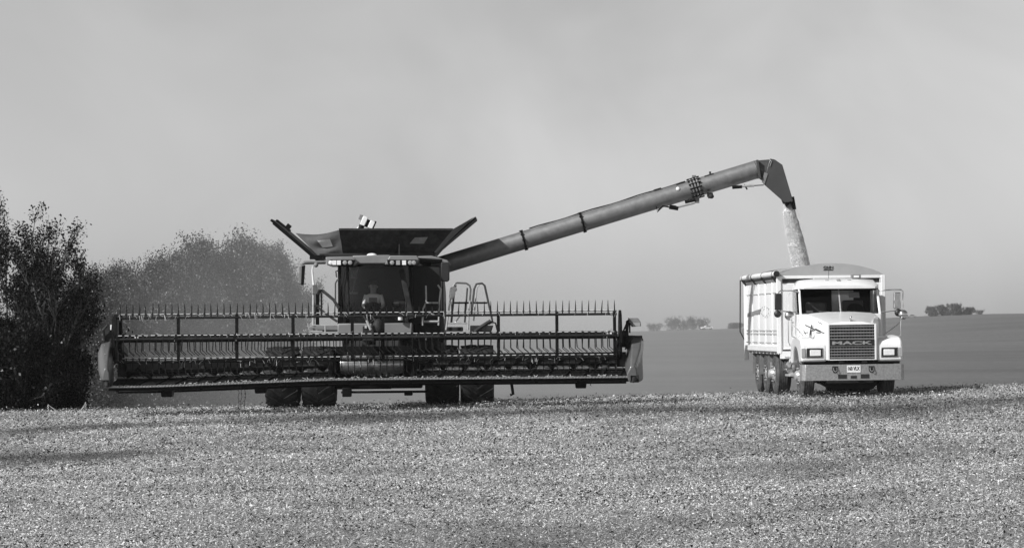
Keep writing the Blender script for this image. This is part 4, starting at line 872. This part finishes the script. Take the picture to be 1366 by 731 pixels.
# cab
CW = .99; cy0, cy1 = 1.78, 3.02; wz0, wz1 = 1.985, 2.575
b = MB(); b.span((-CW, cy0, .92), (CW, cy1, wz0 - .02)); cab = tp(b, 'cab', M['white'], bev=.03)
b = MB()
for s in (-1, 1):
    b.bar((s * (CW - .03), cy0 + .04, wz0 - .05), (s * (CW - .045), cy0 + .36, wz1 + .04), .055, .05)
    b.bar((s * (CW - .04), cy1 - .06, wz0 - .05), (s * (CW - .04), cy1 - .08, wz1 + .04), .07, .12)
b.span((-CW + .02, cy1 - .06, wz0 - .03), (-.02, cy1, wz1 + .03)); b.span((.5, cy1 - .06, wz0 - .03), (CW - .02, cy1, wz1 + .03)); b.span((-.02, cy1 - .06, wz0 - .03), (.5, cy1, 2.25)); b.span((-.02, cy1 - .06, 2.44), (.5, cy1, wz1 + .03))
tp(b, 'cab_pillars', M['white'], cab, bev=.01)
rr = []
for y, w_, z0, z1 in ((cy0 + .12, .86, wz1 - .005, wz1 + .06), (cy0 + .3, CW - .02, wz1, wz1 + .17), (cy0 + .6, CW, wz1 - .01, wz1 + .23), (cy1 - .15, CW, wz1 - .01, wz1 + .22), (cy1 + .02, CW - .03, wz1, wz1 + .12)):
    rr.append([Vector((x, y, z)) for x, z in ((-w_, z0), (-w_, (z0 + z1) / 2), (-w_ + .1, z1 - .02), (-w_ * .5, z1 + .015), (0, z1 + .02), (w_ * .5, z1 + .015), (w_ - .1, z1 - .02), (w_, (z0 + z1) / 2), (w_, z0))])
b = MB(); b.loft(rr); rf = tp(b, 'cab_roof', M['white'], cab, angle=50)
b = MB(); b.loft([[Vector((-CW + .06, cy0 + .055, wz0 - .02)), Vector((0, cy0 - .01, wz0 - .01)), Vector((CW - .06, cy0 + .055, wz0 - .02))], [Vector((-CW + .08, cy0 + .36, wz1 + .01)), Vector((0, cy0 + .30, wz1 + .015)), Vector((CW - .08, cy0 + .36, wz1 + .01))]], closed=False); tp(b, 'windscreen', M['glass'], cab)
b = MB(); b.bar((0, cy0 - .02, wz0 - .01), (0, cy0 + .29, wz1 + .01), .028, .02); tp(b, 'windscreen_divider', M['rail'], cab)
b = MB(); b.loft([[Vector((-CW + .07, cy0 + .33, wz1 - .05)), Vector((0, cy0 + .27, wz1 - .045)), Vector((CW - .07, cy0 + .33, wz1 - .05))], [Vector((-CW + .07, cy0 + .37, wz1 + .02)), Vector((0, cy0 + .31, wz1 + .02)), Vector((CW - .07, cy0 + .37, wz1 + .02))]], closed=False); tp(b, 'windscreen_seal', M['ink'], cab)
b = MB(); b.span((-CW + .06, cy0 + .1, 1.80), (CW - .06, cy0 + .45, 2.0)); tp(b, 'dashboard', M['intgrey'], cab, bev=.04)
b = MB(); b.lathe((.45, cy0 + .5, 2.06), (0, -.75, .66), [(.19, -.012), (.215, 0), (.19, .012)], 22); b.bar((.45, cy0 + .5, 2.06), (.45, cy0 + .3, 1.95), .04); tp(b, 'steering_wheel', M['int'], cab)
b = MB(); b.box((.45, cy0 + .95, 1.95), (.5, .16, .7)); b.box((-.45, cy0 + .95, 1.93), (.5, .16, .66)); tp(b, 'seat', M['intgrey'], cab, bev=.04)
b = MB(); b.span((-CW + .05, cy0 + .1, wz1 - .02), (CW - .05, cy1 - .07, wz1 - .005)); b.span((-CW + .06, cy1 - .08, wz0 - .02), (-.03, cy1 - .07, wz1)); b.span((.51, cy1 - .08, wz0 - .02), (CW - .06, cy1 - .07, wz1)); tp(b, 'headliner', M['int'], cab)
b = MB(); b.box((.40, cy0 + .42, 2.42), (.26, .015, .15), (R(-20), 0, 0)); tp(b, 'rear_window_card', M['tarp'], cab, bev=.03)  # added pale card standing in for the rear window seen through the windscreen
b = MB(); b.box((-.3, cy0 + .22, 2.01), (.34, .2, .03), (0, R(3), .2)); b.box((.15, cy0 + .2, 2.01), (.2, .12, .04)); b.box((-.72, cy0 + .2, 2.02), (.14, .12, .06)); tag(tp(b, 'dashboard_clutter', M['greypart'], cab), kind='stuff')
b = MB(); b.bar((-CW * .75, cy0 + .02, wz0 + .01), (-.15, cy0 + .02, wz0 + .03), .015); b.bar((.2, cy0 + .02, wz0 + .01), (.85, cy0 + .03, wz0 + .02), .015); tp(b, 'wiper', M['ink'], cab)
def door(s):
    b = MB(); b.span((s * (CW + .002), cy0 + .1, .95), (s * (CW + .035), cy1 - .1, wz0 - .03)); d = tp(b, 'door', M['white'], cab, bev=.015)
    b = MB(); b.prism([(s * CW, cy0 + .22, wz0), (s * CW, cy1 - .18, wz0), (s * CW, cy1 - .2, wz1 - .03), (s * CW, cy0 + .42, wz1 - .03)], (s * .02, 0, 0)); tp(b, 'window', M['glass'], d)
    b = MB(); b.span((s * (CW + .035), cy1 - .4, 1.75), (s * (CW + .06), cy1 - .25, 1.79)); tp(b, 'handle', M['ink'], d)
    b = MB(); b.tube([(s * (CW + .05), cy1 + .02, 1.2), (s * (CW + .09), cy1 + .02, 1.3), (s * (CW + .09), cy1 + .02, 2.4), (s * (CW + .05), cy1 + .02, 2.5)], .017, 6); tp(b, 'grab_rail', M['chrome'], cab)
mirror_x(door)
for x in (-.78, -.27, 0, .27, .74):
    b = MB(); b.box((x, cy0 + .32 + .12 * abs(x), wz1 + .205 - .07 * abs(x)), (.09, .1, .055)); tp(b, 'marker_light', M['tarp'], rf, bev=.015)
b = MB(); b.m = 0; b.box((.48, cy0 + .62, wz1 + .29), (.22, .2, .1)); b.m = 1; b.box((.48, cy0 + .515, wz1 + .29), (.13, .01, .05)); b.m = 0; b.box((.43, cy0 + .62, wz1 + .23), (.04, .1, .04)); b.box((.53, cy0 + .62, wz1 + .23), (.04, .1, .04)); tp(b, 'beacon', [M['greypart'], M['whitep']], rf, bev=.008)
b = MB(); b.tube([(-.15, cy0 + .8, wz1 + .2), (-.15, cy0 + .8, wz1 + .5)], .006, 5); tp(b, 'antenna', M['darkrail'], rf)
# mirrors
def mirror(s):
    cx = s * 1.42 - (.06 if s < 0 else .02); y = 1.95
    b = MB(); xo = s * 1.545 if s > 0 else s * 1.47
    b.tube([(s * .98, y + .1, 2.50), (s * 1.15, y, 2.53), (xo - s * .04, y, 2.53), (xo, y, 2.49), (xo, y, 2.10), (xo - s * .05, y, 2.05), (s * .98, y + .1, 1.99)], .016, 7); mb_ = tp(b, 'mirror_bracket', M['chrome'])
    b = MB(); b.span((cx - .085, y - .03, 2.07), (cx + .085, y + .04, 2.47)); m1 = tp(b, 'mirror', M['ink'] if s < 0 else M['chrome'], mb_, bev=.02)
    b = MB(); b.span((cx - .066, y - .036, 2.09), (cx + .066, y - .031, 2.45)); tp(b, 'mirror_glass', M['dullchrome'] if s > 0 else M['ink'], m1)
    b = MB(); b.ell((cx + s * .02, y - .02, 1.98), (.09, .06, .09)); tp(b, 'convex_mirror', M['ink'], mb_)
    b = MB(); px_ = s * 1.30; yb_ = .95; b.tube([(s * 1.17, yb_, 1.38), (px_, yb_, 1.44), (px_, yb_, 1.86), (px_ - s * .02, yb_, 1.93)], .014, 7); b.tube([(s * .93, yb_ + .5, 1.42), (px_, yb_, 1.75)], .012, 6); pm = tp(b, 'mirror_post', M['chrome'])
    b = MB(); b.ell((px_ + s * .06, yb_ - .02, 1.93), (.115, .08, .112), 18, 12); tp(b, 'convex_mirror', M['chrome'], pm)
mirror_x(mirror)
# steps, tank
for sx in (-.86, .86):
    b = MB(); b.lathe((sx, 2.35, .68), (0, 1, 0), [(.02, 0), (.25, .03), (.28, .08), (.28, 1.3), (.25, 1.36), (.02, 1.38)], 24); tp(b, 'fuel_tank', M['chrome'])
for s in (-1, 1):
    for z in (.50, .93): b = MB(); b.span((s * .85, 2.1, z - .03), (s * 1.2, 2.9, z + .02)); tp(b, 'step', M['rail'], bev=.01)
# grain box
by0, by1, bx, bz0, bz1 = 3.2, 9.4, 1.32, 1.13, 2.86
def bside(s):
    b = MB(); npan = 5; rings = []
    for z in np.linspace(bz0, bz1, 6):
        row = []
        for i in range(npan * 6 + 1):
            y = by0 + (by1 - by0) * i / (npan * 6); bul = .028 * math.sin(PI * (i % 6) / 6) * max(0.0, math.sin(PI * (z - bz0) / (bz1 - bz0))) ** .5
            row.append(Vector((s * (bx - .05 + bul), y, z)))
        rings.append(row)
    b.loft(rings, closed=False); b.span((s * (bx - .12), by0, bz0), (s * (bx - .10), by1, bz1)); sd_ = tp(b, 'box_side', M['boxwhite'], box, angle=60)
    for i in range(1, npan):
        y = by0 + (by1 - by0) * i / npan; b = MB(); b.span((s * (bx - .06), y - .035, bz0), (s * (bx - .028), y + .035, bz1)); tp(b, 'box_rib', M['boxwhite'], box, bev=.015)
    b = MB(); b.span((s * (bx - .11), by0, bz0 - .07), (s * (bx + .012), by1, bz0 + .07)); b.span((s * (bx - .11), by0, bz1 - .05), (s * (bx + .012), by1, bz1 + .04)); tp(b, 'box_rail', M['boxwhite'], box, bev=.012)
    if s < 0:
        xx = -bx - .003
        b = MB()
        b.sheet((-bx + .018, 8.95, 2.03), (-bx + .016, 6.4, 2.13), (-bx + .016, 6.6, 2.01), (-bx + .018, 9.1, 1.93), .006); tp(b, 'side_stripe', M['stripe'], sd_)
        b = MB()
        for z in (1.50, 1.58):
            for i in range(npan): y = by0 + (by1 - by0) * i / npan; b.span((-bx + .012, y + .12, z - .018), (-bx + .02, y + 1.1, z + .012))
        for i in range(npan): y = by0 + (by1 - by0) * i / npan; b.span((-bx + .012, y + .12, 2.50), (-bx + .02, y + 1.1, 2.515))
        tp(b, 'pale_stripe', M['palestripe'], sd_)
        b = MB()
        for i in range(npan):
            for k in range(6): b.box((-bx + .012, by0 + (by1 - by0) * (i + .14 + .13 * k) / npan, 1.27), (.012, .05, .03))
        tp(b, 'reflector_dots', M['stripe'], sd_)
        b = MB(); c = Vector((-bx + .0, 5.4, 2.06))
        for k in range(9):
            a = 2 * PI * k / 9; a2 = a + .35; b.bar(c + Vector((-.012, math.cos(a) * .75, math.sin(a) * .11)), c + Vector((-.012, math.cos(a2) * .75, math.sin(a2) * .13)), .008, .014)
        tp(b, 'box_emblem', M['stripe'], sd_)
b = MB(); b.span((-bx + .02, by0, bz0 - .02), (bx - .02, by1, bz0 + .03)); b.span((-bx + .02, by0 + .005, bz0), (bx - .02, by0 + .06, bz1 - .13)); b.span((-bx + .02, by1 - .06, bz0), (bx - .02, by1, bz1)); 
for i in range(9): b.span((-bx + .05, by0 + .3 + i * .68, bz0 - .14), (bx - .05, by0 + .4 + i * .68, bz0 - .03))
box = tp(b, 'grain_box', M['boxwhite'], bev=.01)
mirror_x(bside)
b = MB()
for s in (-1, 1):
    b = MB(); b.span((s * (bx - .09), by0 - .03, bz0 - .12), (s * (bx + .02), by0 + .08, bz1 + .05)); tp(b, 'corner_post', M['boxwhite'], box, bev=.012)
    b = MB(); b.span((s * (bx - .09), by1 - .07, bz0 - .33), (s * (bx + .02), by1 + .03, bz1 + .04)); tp(b, 'corner_post', M['boxwhite'], box, bev=.012)
b = MB(); b.span((-bx, by0 - .02, bz1 - .02), (bx, by0 + .06, bz1 + .05))
for x in (-.42, -.02, .60): b.span((x - .015, by0 - .02, bz1 - .13), (x + .015, by0 + .05, bz1 - .02))
tp(b, 'front_rail', M['boxwhite'], box, bev=.008)
b = MB(); b.span((-bx + .1, by0 + .02, bz1 - .14), (bx - .1, by0 + .04, bz1)); tp(b, 'rail_gap', M['ink'], box)
def arch(y, th):
    top = [Vector((-bx + 2 * bx * i / 20, y, bz1 + .05 + .30 * max(0.0, 1 - (2 * i / 20 - 1) ** 2) ** .8)) for i in range(21)]
    b = MB(); b.loft([top + [Vector((bx, y, bz1 + .04)), Vector((-bx, y, bz1 + .04))], [v + Vector((0, th, 0)) for v in top] + [Vector((bx, y + th, bz1 + .04)), Vector((-bx, y + th, bz1 + .04))]]); return b
fa = tp(arch(by0, .06), 'tarp_end_cap', M['tarp'], box, angle=50); tp(arch(by1 - .06, .06), 'tarp_end_cap', M['tarp'], box, angle=50)
text('lettering', 'GHN', .24, .075, .006, M['ink'], fa, FRONT(-.06, by0 - .008, bz1 + .245), .02)
b = MB(); b.box((-.06, by0 - .006, bz1 + .185), (.24, .006, .02)); tp(b, 'underline', M['ink'], fa)
for i in range(1, 5):
    y = by0 + (by1 - by0) * i / 5; b = MB(); b.tube([(-bx, y, bz1 + .04)] + [(-bx + 2 * bx * k / 10, y, bz1 + .05 + .28 * max(0.0, 1 - (2 * k / 10 - 1) ** 2) ** .8) for k in range(11)] + [(bx, y, bz1 + .04)], .02, 6); tp(b, 'tarp_bow', M['rail'], box)
b = MB(); b.tube([(-bx - .03, by0 - .1, bz1 + .10), (-bx - .03, by1 + .05, bz1 + .10)], .07, 14); tr = tp(b, 'rolled_tarp', M['boxwhite'], box)
b = MB()
for i in range(4): y = by0 + .3 + i * 1.9; b.tube([(-bx - .03, y, bz1 + .10), (-bx - .03, y + .05, bz1 + .10)], .076, 14); b.bar((-bx - .1, y, bz1 + .05), (-bx + .02, y, bz1 - .1), .04)
b.tube([(-bx - .03, by0 - .13, bz1 + .10), (-bx - .03, by0 - .08, bz1 + .10)], .075, 14); b.tube([(-bx - .04, by0, bz1 - .0), (-bx - .04, by1, bz1 + .0)], .02, 6)
tp(b, 'tarp_strap', M['frame'], tr)
b = MB(); b.tube([(-bx - .1, by1 + .05, bz1 + .05), (-bx - .12, by1 + .05, 1.55), (-bx - .02, by1 + .02, 1.35), (-bx + .05, by1, 1.2)], .016, 6); tp(b, 'tarp_crank', M['frame'], box)
b = MB(); b.prism([(-bx + .05, by0 - .02, bz0 - .06), (-.85, by0 - .02, bz0 - .06), (-.98, by0 - .02, bz0 - .24), (-bx + .05, by0 - .02, bz0 - .24)], (0, .06, 0)); tp(b, 'box_bracket', M['boxwhite'], box)
for y, w_ in ((5.75, .55), (7.35, .45), (8.75, .3)):
    for s in (-1, 1):
        b = MB(); b.prism([(s * 1.2, y, bz0 - .10), (s * 1.14, y, bz0 - .08), (s * (1.2 - w_), y, .80), (s * (1.2 - w_), y, .45), (s * 1.2, y, .45)], (0, .03, 0)); tp(b, 'sunlit_mud_flap', M['greypart'])  # pale flap, its sloped edge shaped as the sunlit wedge under the box
b = MB(); b.box((-1.15, 5.6, .68), (.05, .06, .2)); b.box((-1.15, 5.62, .62), (.05, .1, .04)); tp(b, 'axle_bracket', M['rail'])
# pinstripe scroll on the hood side, laid onto its surface
bpy.context.view_layer.update()
dg = bpy.context.evaluated_depsgraph_get()
def bvh(o): return BVHTree.FromObject(o.evaluated_get(dg), dg)
trees_ = [bvh(hood), bvh(fl)]
cam_l = TMI @ Vector((0, 0, EYE))
def onhood(px, py):
    d = (tl(px, py, 70) - cam_l).normalized(); best = None
    for t in trees_:
        h = t.ray_cast(cam_l, d)
        if h[0] is not None and (best is None or h[3] < best[3]): best = h
    return None if best is None else best[0] + best[1] * (.006 if best[1].dot(d) < 0 else -.006)
SC8 = 640 / 70.0
dec = [[(230, 215), (290, 215)], [(170, 280), (190, 240), (230, 215)], [(250, 230), (300, 290), (345, 370)], [(315, 215), (400, 255), (470, 285), (545, 315)], [(395, 215), (385, 270), (378, 330)], [(410, 225), (405, 290)],
       [(235, 290), (280, 310), (350, 305)], [(375, 285), (430, 280)], [(450, 305), (500, 312)], [(330, 340), (405, 385), (425, 350), (415, 300)], [(470, 180), (520, 205)], [(440, 262), (500, 290)]]
wdt = [.03, .012, .018, .03, .045, .03, .02, .03, .028, .010, .018, .035]
b = MB()
for ln_, w_ in zip(dec, wdt):
    pts = []
    for (x0, y0), (x1, y1) in zip(ln_[:-1], ln_[1:]):
        for k in range(5): pts.append((x0 + (x1 - x0) * k / 5, y0 + (y1 - y0) * k / 5))
    pts.append(ln_[-1]); P_ = [onhood(1040 + x / SC8, 410 + y / SC8) for x, y in pts]
    for a_, c_ in zip(P_[:-1], P_[1:]):
        if a_ is not None and c_ is not None and (a_ - c_).length < .3: b.bar(a_, c_, w_ * .55, w_ * .55)
if b.v: tp(b, 'scroll_decal', M['ink'], hood)

# ------------------------------------------------------------------ driver of the combine
def person():
    base = cl(498, 424, 74.2); root = empty('person', CM @ base)
    me = bpy.data.meshes.new('body'); 
    J = [(0,0,.08,.15),(0,.02,.30,.15),(0,.03,.48,.16),(0,.03,.60,.075),(0,.0,.67,.075),(0,-.02,.78,.105),(0,-.02,.87,.095),   # 0-6 pelvis..head
         (-.19,.02,.53,.075),(-.245,-.05,.30,.055),(-.16,-.28,.24,.04),(-.13,-.36,.25,.036),(.19,.02,.53,.075),(.245,-.05,.30,.055),(.16,-.28,.24,.04),(.13,-.36,.25,.036),
         (-.1,-.1,.08,.1),(-.13,-.48,.10,.075),(-.13,-.52,-.3,.05),(-.13,-.64,-.33,.04),(.1,-.1,.08,.1),(.13,-.48,.10,.075),(.13,-.52,-.3,.05),(.13,-.64,-.33,.04)]
    E = [(0,1),(1,2),(2,3),(3,4),(4,5),(5,6),(2,7),(7,8),(8,9),(9,10),(2,11),(11,12),(12,13),(13,14),(0,15),(15,16),(16,17),(17,18),(0,19),(19,20),(20,21),(21,22)]
    me.from_pydata([j[:3] for j in J], E, []); o = bpy.data.objects.new('body', me); COL.objects.link(o)
    md = o.modifiers.new('skin', 'SKIN'); o.modifiers.new('sub', 'SUBSURF').levels = 2; o.modifiers['sub'].render_levels = 2
    for v, j in zip(me.skin_vertices[0].data, J): v.radius = (j[3], j[3]); v.use_root = False
    me.skin_vertices[0].data[0].use_root = True
    dg = bpy.context.evaluated_depsgraph_get(); m2 = bpy.data.meshes.new_from_object(o.evaluated_get(dg)); bpy.data.objects.remove(o)
    m2.name = 'body'; m2.materials.clear()
    for q in ('shirt', 'skin', 'trousers'): m2.materials.append(M[q])
    for p in m2.polygons:
        c = p.center; p.material_index = 1 if c.z > .59 or (c.y < -.26 and c.z > .19) else 2 if c.z < .2 else 0
    m2.shade_smooth(); bo = bpy.data.objects.new('body', m2); COL.objects.link(bo); bo.parent = root
    b = MB(); b.ell((0, -.125, .765), (.016, .03, .025), 8, 6); b.ell((-.105, -.02, .77), (.015, .03, .035), 8, 6); b.ell((.105, -.02, .77), (.015, .03, .035), 8, 6); b.build('face', M['skin'], root)
    b = MB(); b.ell((0, -.005, .86), (.115, .125, .075), 16, 8); b.box((0, -.14, .835), (.17, .12, .015)); b.build('cap', M['trousers'], root)
    b = MB(); b.loft([[Vector((x, -.135 - .02 * math.cos(x * 8), z)) for x in (-.1, -.05, 0, .05, .1)] for z in (.1, .25, .4, .5)], closed=False); b.build('bib', M['vest'], root)
    for s in (-1, 1):
        b = MB(); hb_ = Vector((s * .13, -.37, .25))
        for k in range(4): b.tube([hb_ + Vector((s * (-.03 + .02 * k), 0, 0)), hb_ + Vector((s * (-.03 + .02 * k), -.05 - .008 * (k in (1, 2)), .01)), hb_ + Vector((s * (-.03 + .02 * k), -.07, -.03))], [.010, .009, .007], 6)
        b.tube([hb_ + Vector((-s * .035, .02, 0)), hb_ + Vector((-s * .06, -.02, .01)), hb_ + Vector((-s * .055, -.05, -.01))], [.011, .010, .007], 6); b.build('hand', M['skin'], root)
    tag(root, 'driver in pale shirt and cap seated behind the combine windscreen', 'person')
person()

# ------------------------------------------------------------------ air: thin haze and the dust the combine drives in
def volume(name, lo, hi, dens, v, aniso=.2, noise=None, label=None):
    b = MB(); b.span(lo, hi); m = bpy.data.materials.new(name); m.use_nodes = True; nt = m.node_tree
    nt.nodes.remove(nt.nodes['Principled BSDF']); pv = nt.nodes.new('ShaderNodeVolumePrincipled'); pv.inputs['Color'].default_value = (v, v, v, 1); pv.inputs['Density'].default_value = dens; pv.inputs['Anisotropy'].default_value = aniso
    nt.links.new(pv.outputs[0], nt.nodes['Material Output'].inputs['Volume'])
    if noise:
        L = nt.links.new; tc = nt.nodes.new('ShaderNodeTexCoord'); n = nt.nodes.new('ShaderNodeTexNoise'); n.inputs['Scale'].default_value = noise; n.inputs['Detail'].default_value = 2; n.inputs['Roughness'].default_value = .6
        L(tc.outputs['Object'], n.inputs['Vector'])
        r1 = nt.nodes.new('ShaderNodeMapRange'); r1.inputs['From Min'].default_value = .28; r1.inputs['From Max'].default_value = .7; L(n.outputs['Fac'], r1.inputs['Value'])
        mp = nt.nodes.new('ShaderNodeMapping'); mp.inputs['Location'].default_value = (-1, -1, -.6); mp.inputs['Scale'].default_value = (2, 2, 1.6); L(tc.outputs['Generated'], mp.inputs[0])
        ln = nt.nodes.new('ShaderNodeVectorMath'); ln.operation = 'LENGTH'; L(mp.outputs[0], ln.inputs[0])
        r2 = nt.nodes.new('ShaderNodeMapRange'); r2.interpolation_type = 'SMOOTHSTEP'; r2.inputs['From Min'].default_value = 1.0; r2.inputs['From Max'].default_value = .25; L(ln.outputs['Value'], r2.inputs['Value'])
        a = nt.nodes.new('ShaderNodeMath'); a.operation = 'MULTIPLY'; L(r1.outputs[0], a.inputs[0]); L(r2.outputs[0], a.inputs[1])
        c = nt.nodes.new('ShaderNodeMath'); c.operation = 'MULTIPLY'; c.inputs[1].default_value = dens; L(a.outputs[0], c.inputs[0]); L(c.outputs[0], pv.inputs['Density'])
    o = b.build(name, m, smooth_=False); tag(o, label, None, kind='stuff'); return o
volume('haze', (-620, -60, -30), (620, 1420, 17), .00013, .9, .2)
tag(volume('dust_cloud', (-17, 84, -5), (5, 140, 11), .026, .8, .2, .12), 'cloud of harvest dust drifting behind the combine', 'dust')
tag(volume('dust_drift', (-18, 95, -6), (32, 300, 14), .0062, .85, .2, .1), 'thin drift of dust over the field right of the combine', 'dust')
rg = np.random.default_rng(29); b = MB()
for i in range(60):
    p = world(rg.normal(136, 10), rg.normal(478, 32), rg.uniform(70, 73.5))
    if p.z > gz(p.x, p.y) + .05: b.box(p, (rg.uniform(.006, .016), rg.uniform(.006, .016), rg.uniform(.005, .012)), (rg.uniform(0, 3), rg.uniform(0, 3), 0))
tag(b.build('flying_chaff', M['drystem']), 'bits of chaff flying off the left end of the header', 'chaff', kind='stuff')
